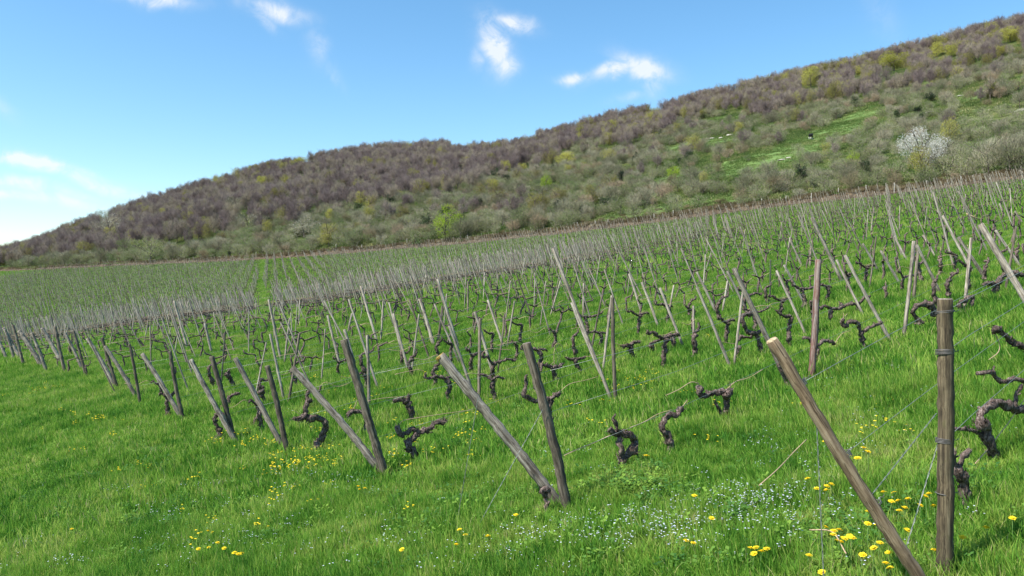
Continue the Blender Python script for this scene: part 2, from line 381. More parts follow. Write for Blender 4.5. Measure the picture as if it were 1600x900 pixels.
# ------------------------------------------------------------------ stuff made of instanced tufts
def stuff(name, label, cat, protos, P, E, S, idx, attr=None):
    me = bpy.data.meshes.new(name + '_points'); n = len(P)
    me.vertices.add(n); me.vertices.foreach_set('co', np.asarray(P, np.float32).reshape(-1))
    def put(nm, typ, arr, key):
        a = me.attributes.new(nm, typ, 'POINT'); a.data.foreach_set(key, arr)
    put('rot', 'FLOAT_VECTOR', np.asarray(E, np.float32).reshape(-1), 'vector')
    S = np.asarray(S, np.float32)
    if S.ndim == 1: S = np.repeat(S[:, None], 3, 1)
    put('scl', 'FLOAT_VECTOR', S.reshape(-1), 'vector')
    put('idx', 'INT', np.asarray(idx, np.int32), 'value')
    o = obj(name, me)
    ng = bpy.data.node_groups.new(name + '_scatter', 'GeometryNodeTree')
    ng.interface.new_socket('Geometry', in_out='INPUT', socket_type='NodeSocketGeometry')
    ng.interface.new_socket('Geometry', in_out='OUTPUT', socket_type='NodeSocketGeometry')
    gi = ng.nodes.new('NodeGroupInput'); go = ng.nodes.new('NodeGroupOutput')
    iop = ng.nodes.new('GeometryNodeInstanceOnPoints'); g2i = ng.nodes.new('GeometryNodeGeometryToInstance')
    for p in reversed(protos):
        ob = bpy.data.objects.new('proto_' + name, p)
        oi = ng.nodes.new('GeometryNodeObjectInfo'); oi.inputs['Object'].default_value = ob
        ng.links.new(oi.outputs['Geometry'], g2i.inputs[0])
    def na(nm, typ):
        a = ng.nodes.new('GeometryNodeInputNamedAttribute'); a.data_type = typ; a.inputs['Name'].default_value = nm
        return next(s for s in a.outputs if s.name == 'Attribute' and s.enabled)
    iop.inputs['Pick Instance'].default_value = True
    ng.links.new(gi.outputs[0], iop.inputs['Points']); ng.links.new(g2i.outputs[0], iop.inputs['Instance'])
    ng.links.new(na('idx', 'INT'), iop.inputs['Instance Index']); ng.links.new(na('rot', 'FLOAT_VECTOR'), iop.inputs['Rotation']); ng.links.new(na('scl', 'FLOAT_VECTOR'), iop.inputs['Scale'])
    ng.links.new(iop.outputs[0], go.inputs[0])
    md = o.modifiers.new('scatter', 'NODES'); md.node_group = ng
    tag(o, label, cat, kind='stuff'); return o

def tilt(P, rz):
    """euler angles that stand an object on the slope at P, turned by rz"""
    P = np.asarray(P); e = .4
    gx = (ground(P[:, 0] + e, P[:, 1]) - ground(P[:, 0] - e, P[:, 1])) / (2 * e)
    gy = (ground(P[:, 0], P[:, 1] + e) - ground(P[:, 0], P[:, 1] - e)) / (2 * e)
    out = np.zeros((len(P), 3))
    for i in range(len(P)):
        n = Vector((-gx[i], -gy[i], 1)).normalized()
        q = Vector((0, 0, 1)).rotation_difference(n)
        out[i] = (q.to_matrix() @ Matrix.Rotation(rz[i], 3, 'Z')).to_euler()[:]
    return out

# ------------------------------------------------------------------ grass
def grass_patch(size, n, h, w, seed, segs=2, spread=1.0):
    r = random.Random(seed); V = []; Fc = []; T = []
    ncl = max(3, n // 14); cl = [(r.uniform(-size / 2, size / 2), r.uniform(-size / 2, size / 2), r.uniform(.55, 1.25), r.uniform(-.5, .5)) for _ in range(ncl)]
    for _ in range(n):
        if r.random() < .6:
            cx, cy, ch, ct = r.choice(cl); x = r.gauss(cx, size * .05); y = r.gauss(cy, size * .05)
        else:
            x = r.uniform(-size / 2, size / 2); y = r.uniform(-size / 2, size / 2); ch = r.uniform(.5, 1); ct = 0
        hh = h * ch * r.uniform(.6, 1.2); a = r.uniform(0, 6.283); lean = r.uniform(.1, .75) * hh * spread
        dx, dy = math.cos(a), math.sin(a); ww = w * r.uniform(.7, 1.3); fa = a + r.uniform(.9, 2.2); px, py = math.cos(fa) * ww / 2, math.sin(fa) * ww / 2
        b = len(V); tn = min(1, max(0, .5 + ct * .6 + r.uniform(-.45, .45))) if r.random() > .05 else 1.7
        for k in range(segs):
            f = k / segs; c = lean * f * f; wz = 1 - f * .45
            V += [(x + dx * c - px * wz, y + dy * c - py * wz, hh * f - .02 * (k == 0)), (x + dx * c + px * wz, y + dy * c + py * wz, hh * f - .02 * (k == 0))]
        V.append((x + dx * lean, y + dy * lean, hh * (1 - .12 * r.random())))
        for k in range(segs - 1): Fc.append([b + 2 * k, b + 2 * k + 1, b + 2 * k + 3, b + 2 * k + 2])
        Fc.append([b + 2 * segs - 2, b + 2 * segs - 1, b + 2 * segs]); T += [tn] * (2 * segs + 1)
    me = mesh_from('grass_tuft', V, Fc, [M['grass']])
    a = me.attributes.new('tone', 'FLOAT', 'POINT'); a.data.foreach_set('value', np.array(T, np.float32))
    return me

def scatter_wedge(d0, d1, spacing, tmax=.74, pad=1.2):
    """points at even density over the wedge the picture shows (with a margin)"""
    wmax = d1 * tmax + pad
    gx_, gy_ = np.meshgrid(np.arange(-wmax, wmax, spacing), np.arange(d0, d1, spacing)); x = gx_.ravel(); y = gy_.ravel()
    x = x + RNG.uniform(-.45, .45, len(x)) * spacing; y = y + RNG.uniform(-.45, .45, len(y)) * spacing
    k = np.abs(x) < y * tmax + pad
    return x[k], y[k]
def grass_zone(protos, d0, d1, sp, sc=(.8, 1.25), name='', hmod=True):
    x, y = scatter_wedge(d0, d1, sp)
    t = x / y; k = y < d_edge(t) - .2
    x, y = x[k], y[k]; z = ground(x, y)
    P = np.stack([x, y, z], 1); rz = RNG.uniform(0, 6.28, len(x)); E = tilt(P, rz)
    s = RNG.uniform(*sc, len(x)); hs = s * (1 + .42 * vnoise(x, y, .4, 8) + .22 * vnoise(x, y, 2.1, 4) + RNG.uniform(-.2, .3, len(x)))
    return P, E, np.stack([s, s, np.maximum(hs, .5)], 1), RNG.integers(0, len(protos), len(x))
near = [grass_patch(.42, 460, .102, .0042, i, 3) for i in range(5)]
midp = [grass_patch(.9, 460, .115, .010, 20 + i, 2) for i in range(4)]
farp = [grass_patch(3.2, 700, .19, .045, 40 + i, 1, 1.2) for i in range(3)]
parts = []
for k, (pr, d0, d1, sp) in enumerate([(near, 2.0, 8.5, .20), (midp, 8.3, 34, .42), (farp, 33, 245, 1.9)]):
    parts.append((grass_zone(pr, d0, d1, sp), k))
protos = near + midp + farp; off = [0, len(near), len(near) + len(midp)]
P = np.concatenate([p[0][0] for p in parts]); E = np.concatenate([p[0][1] for p in parts]); S = np.concatenate([p[0][2] for p in parts])
I = np.concatenate([p[0][3] + off[p[1]] for p in parts])
print('grass instances', len(P))
stuff('grass', 'lush spring grass covering the vineyard slope', 'grass', protos, P, E, S, I)

# ------------------------------------------------------------------ posts and stakes
def pole_mesh(name, L, r0, r1, mats, seed, knots=3, seg=14, rings=22, bend=.01, top='flat', flatz=False):
    r = random.Random(seed); mb = MB()
    zs = np.linspace(-.18, L, rings); ks = [r.uniform(.1, .95) * L for _ in range(knots)]
    bx, by = r.uniform(-1, 1) * bend, r.uniform(-1, 1) * bend
    P = []; rad = []
    for z in zs:
        f = max(z / L, 0); P.append((bx * math.sin(f * 3.1) * L + .004 * r.uniform(-1, 1) * r0 / .04, by * math.sin(f * 2.4) * L, z))
        k = sum(.13 * math.exp(-((z - q) / .016) ** 2) - .05 * math.exp(-((z - q - .035) / .02) ** 2) for q in ks)
        rad.append((r0 * (1 - f) + r1 * f) * (1 + k + r.uniform(-.035, .035)))
    P[-1] = (P[-2][0], P[-2][1], L)
    tube(mb, P, rad, seg, 0, rough=.05, cap=False, rnd=r)
    # bevelled cut end with its own wood
    n = len(P); base = (n - 1) * seg; V = np.concatenate(mb.V)
    rim = V[base:base + seg]; c = rim.mean(0); inner = c + (rim - c) * .86 + np.array([0, 0, .006])
    if top == 'slant': inner[:, 2] += (inner[:, 0] - c[0]) * .5
    mb.add(inner, [], 0); b2 = mb.n - seg
    for j in range(seg): mb.F.append([base + j, base + (j + 1) % seg, b2 + (j + 1) % seg, b2 + j]); mb.M.append(1)
    mb.F.append([b2 + j for j in range(seg)]); mb.M.append(1)
    me = mb.mesh(name, mats, True)
    return me
def orient(o, base, top):
    v = (top - base); o.location = base
    o.rotation_euler = Vector((0, 0, 1)).rotation_difference(v.normalized()).to_euler()
    return v.length
def binding(parent, z, r, turns=4, mat_='wire_old', th=.0022, seed=0):
    rr = random.Random(seed); mb = MB()
    P = []
    for i in range(turns * 16 + 1):
        a = i / 16 * 2 * math.pi
        P.append(((r + th * .8 + rr.uniform(0, .0012)) * math.cos(a), (r + th * .8) * math.sin(a), z + (i / (turns * 16) - .5) * turns * th * 3.2 + .004 * math.sin(a * 1.02 + seed)))
    tube(mb, P, th, 5, 0, cap=True, rnd=rr)
    P = [(r + .002, 0, z), (r + .012, .01, z + .008), (r + .02, .004, z + .002), (r + .03, -.005, z + .012)]
    tube(mb, resample(P, 8), th, 5)
    o = obj('wire_binding', mb.mesh('wire_binding', [M[mat_]], True), parent); return o

HERO_ST = []    # (x, y) of hand-placed stakes
def hero_pole(name, base_px, top_px, wpx, matn, label, cat, group=None, lean_y=0.0, knots=3, endm='old_end', binds=(), top='flat', dbase=None, seed=1, taper=.9):
    b = hit(*base_px) if dbase is None else at(*base_px, dbase)
    if dbase is not None: b.z = gz(b.x, b.y)
    tp = at(top_px[0], top_px[1], b.y + lean_y)
    r0 = wpx / 2 / F * b.y
    e = empty(name, b); L = orient(e, b, tp)
    o = obj('pole', pole_mesh('pole', L, r0, r0 * taper, [M[matn], M[endm]], seed, knots, 16, 40, .018), e)
    for i, z in enumerate(binds):
        binding(e, z[0] * L if z[0] < 1 else z[0], r0 * 1.02, z[1], seed=seed * 7 + i)
    tag(e, label, cat, group); HERO_ST.append((b.x, b.y)); return e, b, tp, L, r0
G_END = 'end posts along the front edge of the vineyard'; G_BR = 'slanting braces along the front edge of the vineyard'
pa = hero_pole('end_post', (1476, 912), (1476, 468), 24.5, 'post_brown', 'thick mossy brown upright post with wire bindings at lower right', 'post', G_END, binds=[(.955, 2), (.81, 4), (.49, 4), (.30, 1)], seed=3, taper=.92, dbase=4.12, knots=1)
ba = hero_pole('brace_post', (1462, 925), (1205, 531), 21, 'brace_tan', 'thick tan slanting brace with pale cut end, crossing in front of the right-hand post', 'brace', G_BR, endm='cut_wood', binds=[(.83, 5), (.56, 5), (.375, 2)], dbase=3.9, seed=4, knots=3)
pb = hero_pole('end_post', (887, 797), (822, 537), 16, 'post_dark', 'dark leaning end post beside the lichen-topped brace', 'post', G_END, seed=5, knots=3)
bb = hero_pole('brace_post', (874, 789), (687, 556), 17, 'wood_grey', 'grey slanting brace with orange lichen on its cut top', 'brace', G_BR, endm='lichen', seed=6, knots=5)
pc = hero_pole('end_post', (602, 744), (538, 531), 13.5, 'post_dark', 'grey-brown crooked end post with a splintered top left of the lichen-topped brace', 'post', G_END, seed=7, knots=4)
bc = hero_pole('brace_post', (596, 738), (457, 575), 11.5, 'wood_grey', 'pale ringed brace meeting the crooked grey-brown end post', 'brace', G_BR, seed=8, knots=6)
# orange lichen patch on the brace, a torn ear on the post
def lichen_collar(root, L, r0):
    mb = MB(); r = random.Random(5)
    for k in range(1):
        break
    NA, NZ = 28, 7; V = []
    for i in range(NZ):
        for j in range(NA):
            a = 1.2 + 3.6 * j / (NA - 1); z = L + .003 - (.02 + .05 * (.5 + .5 * math.sin(j * 1.3 + 1)) * math.exp(-((j - 11) / 9) ** 2)) * i / (NZ - 1); rr = r0 * .9 * (1.045 + r.uniform(-.012, .02)) + (.002 if 0 < i < NZ - 1 else 0)
            V.append((rr * math.cos(a), rr * math.sin(a), z))
    mb.add(V, [[i * NA + j, i * NA + j + 1, (i + 1) * NA + j + 1, (i + 1) * NA + j] for i in range(NZ - 1) for j in range(NA - 1)])
    for k in range(0):
        a = r.gauss(2.6, .9); z = L - abs(r.gauss(0, .05)) - .004; w = r.uniform(.006, .014); c = np.array([math.cos(a), math.sin(a), 0]) * (r0 * .93)
        ta = np.array([-math.sin(a), math.cos(a), 0]); nn = c / np.linalg.norm(c)
        V = [c + nn * .004 + np.array([0, 0, z])] + [c - nn * .002 + np.array([0, 0, z]) + ta * w * math.cos(q) * r.uniform(.7, 1.2) + np.array([0, 0, 1]) * w * math.sin(q) * r.uniform(.7, 1.2) for q in np.linspace(0, 6.28, 8)[:-1]]
        mb.add(V, [[0, 1 + j, 1 + (j + 1) % 7] for j in range(7)])
    obj('lichen', mb.mesh('lichen', [M['lichen']]), root.children[0])
lichen_collar(bb[0], bb[3], bb[4])

ENDS = [((449, 708), (417, 572), 9, 'post_dark', (441, 698), (367, 560), 8.5),
        ((366, 689), (331, 557), 8.5, 'post_dark', (369, 691), (298, 562), 8),
        ((286, 656), (265, 549), 6, 'post_dark', (283, 653), (222, 553), 7),
        ((219, 633), (203, 538), 4.6, 'post_dark', (214, 623), (164, 541), 6),
        ((184, 608), (159, 528), 5, 'post_dark', (180, 604), (137, 529), 6),
        ((135, 590), (115, 517), 4.5, 'post_dark', (128, 576), (101, 520), 4.5),
        ((102, 583), (86, 510), 5, 'stake_brown', (96, 567), (65, 513), 6),
        ((73, 582), (50, 520), 5, 'wood_grey', (66, 573), (30, 517), 7),
        ((37, 570), (21, 508), 4.5, 'stake_brown', (33, 561), (6, 512), 5),
        ((23, 563), (8, 515), 4.5, 'wood_grey', (10, 560), (-12, 512), 4.5)]
ORD = ['third', 'fourth', 'fifth', 'sixth', 'seventh', 'eighth', 'ninth', 'tenth', 'eleventh', 'twelfth', 'thirteenth', 'fourteenth']
EPOST = [pb, pc]
for i, (b_, t_, w_, m_, bb_, bt_, bw_) in enumerate(ENDS):
    ep_ = hero_pole('end_post', b_, t_, w_, m_, 'weathered end post of the %s row end left of the crooked grey-brown post' % (['first', 'second'] + ORD)[i], 'post', G_END, seed=20 + i, knots=2); EPOST.append(ep_)
    hero_pole('brace_post', bb_, bt_, bw_, 'wood_grey', 'grey slanting brace at the %s row end left of the crooked grey-brown post' % (['first', 'second'] + ORD)[i], 'brace', G_BR, seed=50 + i, knots=4)
# the small white tag on one brace
tg = at(66, 566, hit(66, 573).y - .06); mb = MB(); mb.add([(0, 0, 0), (.07, 0, .01), (.08, .01, .15), (.01, .01, .16), (0, .006, 0), (.07, .006, .01), (.08, .016, .15), (.01, .016, .16)], [[0, 1, 2, 3], [7, 6, 5, 4], [0, 4, 5, 1], [1, 5, 6, 2], [2, 6, 7, 3], [3, 7, 4, 0]])
tag(obj('plastic_tag', mb.mesh('plastic_tag', [M['tag_white']]), loc=tg - Vector((.03, 0, .06))), 'small white plastic tag tied low on a slanting brace', 'tag')

STAKES = [  # base, top, width, material
 ((346, 600), (352, 518), 2.6, 'rod_green'), ((444, 626), (422, 522), 4, 'stake_pale'), ((451, 628), (468, 522), 4, 'stake_brown'),
 ((439, 563), (420, 468), 4, 'stake_pale'), ((444, 571), (453, 497), 3, 'wood_grey'), ((331, 552), (320, 505), 4, 'stake_pale'),
 ((293, 545), (272, 470), 4, 'stake_pale'), ((531, 570), (512, 493), 4, 'stake_pale'), ((555, 572), (538, 515), 5, 'stake_pale'),
 ((577, 636), (574, 524), 5, 'wood_grey'), ((638, 578), (615, 490), 4, 'stake_pale'), ((643, 584), (655, 491), 3, 'stake_pale'),
 ((678, 541), (656, 467), 6, 'wood_grey'), ((590, 536), (564, 447), 4, 'stake_pale'), ((595, 533), (599, 470), 3, 'wood_grey'),
 ((543, 522), (550, 490), 3, 'wood_grey'), ((685, 536), (693, 480), 2.6, 'stake_brown'), ((739, 614), (702, 509), 5, 'stake_pale'),
 ((717, 545), (684, 436), 4.4, 'stake_pale'), ((748, 627), (750, 498), 5.5, 'stake_brown'), ((772, 590), (742, 487), 5, 'stake_pale'),
 ((777, 588), (789, 490), 3, 'stake_brown'), ((788, 546), (762, 469), 4, 'stake_pale'), ((792, 546), (804, 470), 3, 'wood_grey'),
 ((957, 629), (864, 388), 5.5, 'wood_grey'), ((941, 590), (893, 473), 5, 'stake_pale'), ((942, 582), (956, 462), 4, 'stake_pale'),
 ((962, 632), (957, 465), 6.5, 'post_dark'), ((924, 547), (941, 462), 3.2, 'stake_brown'), ((911, 498), (912, 443), 3, 'wood_grey'),
 ((683, 538), (691, 478), 3, 'stake_brown'), ((731, 493), (731, 440), 3, 'stake_brown'), ((1141, 574), (1089, 449), 5, 'stake_pale'),
 ((1147, 573), (1162, 445), 4, 'wood_grey'), ((1068, 543), (1031, 450), 4.4, 'stake_pale'), ((1029, 512), (1003, 441), 4.2, 'stake_pale'),
 ((1003, 491), (983, 428), 4, 'stake_pale'), ((1042, 509), (1053, 446), 3, 'wood_grey'), ((1084, 536), (1083, 478), 4, 'wood_grey'),
 ((1120, 491), (1089, 425), 4, 'stake_pale'), ((1128, 491), (1137, 439), 3.2, 'stake_pale'), ((1175, 504), (1136, 424), 4, 'stake_pale'),
 ((1235, 608), (1146, 420), 8, 'wood_grey'), ((1203, 471), (1204, 406), 2.6, 'rod_green'), ((1268, 594), (1278, 406), 11, 'post_red'),
 ((1392, 534), (1320, 399), 5.4, 'stake_pale'), ((1349, 493), (1307, 406), 4, 'stake_pale'), ((1316, 441), (1268, 340), 5, 'wood_grey'),
 ((1260, 525), (1213, 423), 4, 'stake_pale'), ((1260, 481), (1225, 414), 4, 'stake_pale'), ((1254, 418), (1234, 374), 3.4, 'stake_pale'),
 ((1408, 447), (1376, 392), 4, 'stake_pale'), ((1374, 426), (1348, 381), 3.6, 'stake_pale'), ((1265, 418), (1267, 384), 3.6, 'stake_brown'),
 ((1358, 454), (1369, 370), 2.6, 'stake_brown'), ((1412, 528), (1428, 377), 6, 'wood_grey'), ((1427, 470), (1435, 386), 5, 'stake_brown'),
 ((1471, 462), (1432, 383), 5, 'wood_grey'), ((1507, 486), (1518, 372), 5, 'wood_grey'), ((1521, 428), (1473, 337), 4.4, 'stake_pale'),
 ((1541, 438), (1497, 371), 5.2, 'wood_grey'), ((1659, 560), (1531, 351), 11, 'wood_grey'), ((1420, 412), (1397, 369), 3.6, 'stake_pale'),
 ((1465, 406), (1443, 368), 4, 'stake_pale'), ((1571, 454), (1587, 355), 4, 'post_dark'), ((1597, 420), (1555, 360), 4.4, 'stake_pale'),
 ((1472, 396), (1477, 352), 2.8, 'post_dark'), ((1598, 350), (1586, 330), 3.5, 'stake_pale'), ((1571, 342), (1562, 318), 3, 'stake_pale')]
LOOK = {'stake_pale': 'pale grey', 'wood_grey': 'weathered grey', 'stake_brown': 'brown', 'rod_green': 'thin dark green', 'post_dark': 'dark', 'post_red': 'reddish split'}
def side(px):
    refs = [(30, 'the far left braces'), (300, 'the middle-left end posts'), (575, 'the crooked grey-brown end post'), (780, 'the lichen-topped brace'), (930, 'the tall leaning double stake'), (1120, 'the tan brace top'), (1300, 'the reddish split post'), (1476, 'the thick mossy post')]
    return min(refs, key=lambda r: abs(r[0] - px))[1]
used_labels = {}
def uniq(lbl):
    """numbers off look-alikes by how far back they stand"""
    n = used_labels.get(lbl, 0); used_labels[lbl] = n + 1
    o = ['nearest', 'second', 'third', 'fourth', 'fifth', 'sixth', 'seventh', 'eighth', 'ninth', 'tenth', 'eleventh', 'twelfth', 'thirteenth', 'fourteenth', 'fifteenth', 'sixteenth', 'seventeenth', 'eighteenth', 'nineteenth', 'twentieth']
    return (o[n] if n < len(o) else '%dth' % (n + 1)) + ' ' + lbl
G_ST = 'thin wooden stakes standing in the vine rows'
for i, (b_, t_, w_, m_) in enumerate(sorted(STAKES, key=lambda s: -s[0][1])):
    b = hit(*b_); tp = at(t_[0], t_[1], b.y + random.uniform(-.1, .3)); r0 = w_ / 2 / F * b.y
    L = (tp - b).length
    special = {(1268, 594): 'reddish brown upright post, split and weathered, left of the thick mossy post', (957, 629): 'tall grey stake leaning left, front one of a crossed double stake',
               (1235, 608): 'long grey stake leaning left behind the pale cut end of the tan brace', (1659, 560): 'thick grey pole leaning into the right border above the near vines',
               (962, 632): 'dark upright post beside the foot of the tall double stake'}.get(b_)
    lab = special or uniq('%s stake leaning %s, standing near %s' % (LOOK[m_], 'left' if t_[0] < b_[0] - 2 else 'right' if t_[0] > b_[0] + 2 else 'hardly', side(b_[0])))
    o = obj('stake', pole_mesh('stake', L, r0, r0 * .9, [M[m_], M['old_end']], 200 + i, 2, 10, 18, .006)); orient(o, b, tp)
    tag(o, lab, 'stake', G_ST); HERO_ST.append((b.x, b.y))

# ------------------------------------------------------------------ vines
U = np.array([.70, .714]); NN = np.array([-.714, .70])
def knob_tube(mb, P, r0, r1, seg=9, seed=0, rings=None, endknob=1.25, rough=.42):
    r = random.Random(seed); L = sum(np.linalg.norm(np.diff(np.asarray(P, float), axis=0), axis=1))
    n = rings or max(6, int(L / .022)); Q = resample(P, n)
    Q[1:-1] += np.array([[r.uniform(-1, 1) for _ in range(3)] for _ in range(n - 2)]) * r0 * .38
    f = np.linspace(0, 1, n); rad = (r0 * (1 - f) + r1 * f) * .80 * (1 + np.array([r.uniform(-.16, .16) for _ in range(n)]))
    for _ in range(max(2, int(L / .09))):
        c = r.random(); rad = rad * (1 + r.uniform(.12, .42) * np.exp(-((f - c) / .05) ** 2))
    rad = rad * (1 + (endknob - 1) * np.exp(-((f - .97) / .06) ** 2)); rad[-1] *= .55
    tube(mb, Q, rad, seg, 0, rough=rough, rnd=r)
    if rings: return
    Tn = np.gradient(Q, axis=0); Tn /= np.linalg.norm(Tn, axis=1)[:, None]
    for _ in range(int(L / .0045)):
        i = r.randrange(1, n - 1); v = np.array([r.gauss(0, 1) for _ in range(3)]); v -= Tn[i] * v.dot(Tn[i]); v /= np.linalg.norm(v); w = np.cross(Tn[i], v) * r0 * r.uniform(.06, .16)
        R_s = rad[i]; ln = r0 * r.uniform(.9, 2.4); p0 = Q[i] + v * R_s * .93; p1 = p0 + Tn[i] * ln + v * R_s * r.uniform(.05, .45)
        mb.add([p0 - w, p0 + w, (p0 + p1) / 2 + w * .9 + v * R_s * .12, p1, (p0 + p1) / 2 - w * .9 + v * R_s * .12], [[0, 1, 2, 3, 4]])
def stub(mb, p, v, r, seed):
    rr = random.Random(seed); p = np.asarray(p, float); v = np.asarray(v, float)
    tube(mb, [p, p + v * .5, p + v], [r, r * .8, r * .7], 6, 0, .15, rnd=rr)

HERO_V = []
def hero_vine(paths, label, canes=(), d=None):
    """paths: list of (part name, [(px,py)...], r_px start, r_px end); the first starts at the ground"""
    bx, by = paths[0][1][0]
    b = hit(bx, by + 1) if d is None else at(bx, by, d)
    e = empty('grapevine', b); HERO_V.append((b.x, b.y)); rs = random.Random(int(bx * 7 + by))
    sc = b.y / F
    def P3(p, dz=0):
        v = at(p[0], p[1], b.y + (p[0] - bx) * sc * .55 + dz) - b
        return (v.x, v.y, v.z)
    for i, (nm, pts, r0, r1) in enumerate(paths):
        mb = MB(); Q = [P3(p, rs.uniform(-.02, .02)) for p in pts]
        if i == 0: Q = [(Q[0][0], Q[0][1], -.08)] + Q
        if bx > 1500 and by > 700: r0, r1 = r0 * .82, r1 * .75
        knob_tube(mb, Q, r0 * sc, r1 * sc, 10, int(bx) + i)
        for k in range(max(1, len(pts) // 3)):
            q = Q[rs.randrange(1, len(Q))]; a = rs.uniform(0, 6.28)
            stub(mb, q, (math.cos(a) * .03, math.sin(a) * .03, rs.uniform(.015, .05)), r1 * sc * .5, int(bx) + k * 3 + i)
        obj(nm, mb.mesh(nm, [M['bark']], True), e)
    for i, pts in enumerate(canes):
        mb = MB(); Q = resample([P3(p) for p in pts], 14); tube(mb, Q, np.linspace(.0048, .003, 14), 5, 0, .1)
        obj('cane', mb.mesh('cane', [M['cane']], True), e)
    tag(e, label, 'grapevine', 'pruned old vines in the rows'); return e
hero_vine([('trunk', [(970, 737), (971, 722), (973, 713)], 8, 7), ('arm', [(973, 714), (971, 705), (968, 692), (967, 680)], 5.5, 4.6), ('arm', [(973, 715), (981, 710), (990, 701), (993, 690), (986, 682), (975, 677), (962, 676), (951, 673)], 6, 5), ('spur', [(966, 674), (963, 662), (957, 654)], 3, 3.6)],
          'near vine whose two arms close into a D-shaped loop', [[(954, 680), (930, 691), (905, 701), (881, 712)], [(985, 668), (1005, 660), (1028, 647), (1050, 640)]])
hero_vine([('trunk', [(1049, 707), (1047, 692), (1043, 679), (1035, 672), (1036, 662), (1041, 652)], 6, 4.6), ('arm', [(1041, 652), (1050, 647), (1057, 652), (1061, 643), (1067, 636)], 4.4, 4)], 'S-shaped vine bending right, just behind the loop-shaped vine', [[(1066, 636), (1074, 625)]])
hero_vine([('trunk', [(1131, 661), (1131, 648), (1135, 637), (1136, 624), (1133, 611)], 6, 5), ('trunk_fork', [(1130, 649), (1124, 640), (1117, 629)], 4, 3), ('arm', [(1133, 612), (1120, 613), (1107, 616), (1098, 620), (1092, 614), (1094, 604)], 4.5, 5)],
          'upright vine with one arm reaching left and curling up', [[(1137, 607), (1150, 596), (1170, 590), (1192, 577)], [(1092, 600), (1080, 597), (1060, 609), (1040, 618)]])
hero_vine([('trunk', [(651, 722), (647, 708), (640, 696), (639, 690)], 7, 6), ('arm', [(639, 690), (648, 682), (660, 674), (674, 670), (678, 661), (690, 660), (695, 654)], 5, 3.2), ('arm', [(645, 685), (652, 674), (642, 672), (628, 681), (624, 674), (621, 665)], 4.4, 4)],
          'spreading vine with a long wavy right arm beside the crooked post', [[(622, 668), (628, 658), (645, 654), (690, 647), (740, 640)]])
hero_vine([('trunk', [(644, 659), (643, 648), (640, 638), (636, 628)], 5, 5), ('arm', [(636, 628), (626, 624), (614, 627)], 4.5, 3), ('arm', [(636, 626), (640, 618)], 4, 3)], 'dark T-headed vine standing behind the spreading vine', [[(612, 628), (600, 622)], [(640, 619), (600, 622), (575, 626)]])
hero_vine([('trunk', [(494, 704), (498, 690), (506, 680), (509, 666), (502, 656), (490, 653), (482, 657)], 5, 4.6), ('arm', [(482, 657), (478, 646), (480, 628), (487, 625)], 4, 4), ('arm', [(479, 646), (470, 654), (458, 652)], 4.5, 3.4)], 'looping vine with a question-mark trunk under the pale ringed brace', [[(470, 648), (458, 641)]])
hero_vine([('trunk', [(568, 678), (572, 664), (575, 652)], 4.5, 4), ('arm', [(575, 652), (568, 645), (560, 642), (550, 643), (543, 650)], 3.6, 3.6)], 'vine half hidden behind the crooked grey-brown end post', [[(552, 640), (558, 625)]])
hero_vine([('trunk', [(338, 690), (344, 677), (341, 668)], 5, 4.5), ('arm', [(341, 668), (335, 657), (339, 648), (350, 648)], 3.2, 3.4)], 'short hooked vine at the foot of the second end post left of the crooked post')
hero_vine([('trunk', [(410, 674), (407, 656), (405, 642)], 3.4, 3.2)], 'plain upright vine stump between two slanting braces', [[(404, 642), (402, 636)]])
hero_vine([('trunk', [(416, 631), (409, 617), (411, 606)], 3.2, 3), ('arm', [(411, 606), (404, 603)], 3, 2.4)], 'small hooked vine behind the ringed brace nearest the crooked post', [[(412, 631), (390, 633), (365, 640)]])
hero_vine([('trunk', [(356, 637), (358, 620)], 3.4, 3), ('arm', [(358, 620), (366, 616), (375, 615)], 2.8, 2.2)], 'one-armed vine pointing right behind the second end post')
hero_vine([('trunk', [(366, 606), (360, 592), (352, 584)], 3.2, 3), ('arm', [(358, 590), (358, 578)], 3, 2)], 'stubby leaning vine beside the thin dark green rod')
hero_vine([('trunk', [(264, 652), (261, 632), (262, 620)], 3.2, 3), ('arm', [(262, 622), (272, 614)], 3, 2.8), ('arm', [(262, 622), (252, 612)], 2.6, 2)], 'forked vine leaning on a slanting brace at the left')
hero_vine([('trunk', [(774, 632), (771, 615), (770, 602), (770, 594)], 3.6, 4), ('arm', [(770, 594), (762, 588), (747, 585)], 2.6, 2), ('arm', [(770, 594), (777, 589), (787, 592)], 2.6, 2)], 'thin-armed upright vine just right of the brown stake', [[(747, 585), (735, 583), (724, 587)]])
hero_vine([('trunk', [(862, 664), (858, 645), (860, 624)], 4.6, 4.6), ('arm', [(860, 624), (848, 624), (837, 627), (823, 620), (815, 617)], 4, 3.4), ('arm', [(860, 623), (867, 619), (875, 614)], 3.8, 4), ('arm', [(818, 619), (822, 605), (821, 588)], 3, 3.4)], 'broad vine crossing behind the dark leaning end post', [[(875, 612), (890, 600), (915, 594), (935, 588)]])
hero_vine([('trunk', [(872, 600), (867, 588), (863, 575)], 3.8, 3.6), ('arm', [(863, 574), (853, 571), (842, 573)], 3, 3), ('arm', [(863, 574), (872, 572), (878, 569)], 3.4, 3.4)], 'vine with a ring of coiled canes on its head', [[(870, 570), (872, 555), (866, 540), (873, 536), (880, 545), (876, 552), (872, 572)], [(866, 572), (866, 548), (874, 537)]])
hero_vine([('trunk', [(909, 585), (902, 571), (898, 562)], 3.4, 3.6), ('arm', [(898, 562), (885, 559)], 2.8, 2.4), ('arm', [(898, 562), (906, 561), (915, 557)], 2.8, 2.2)], 'T-shaped vine left of the dark upright post', [[(915, 557), (930, 556), (945, 552)]])
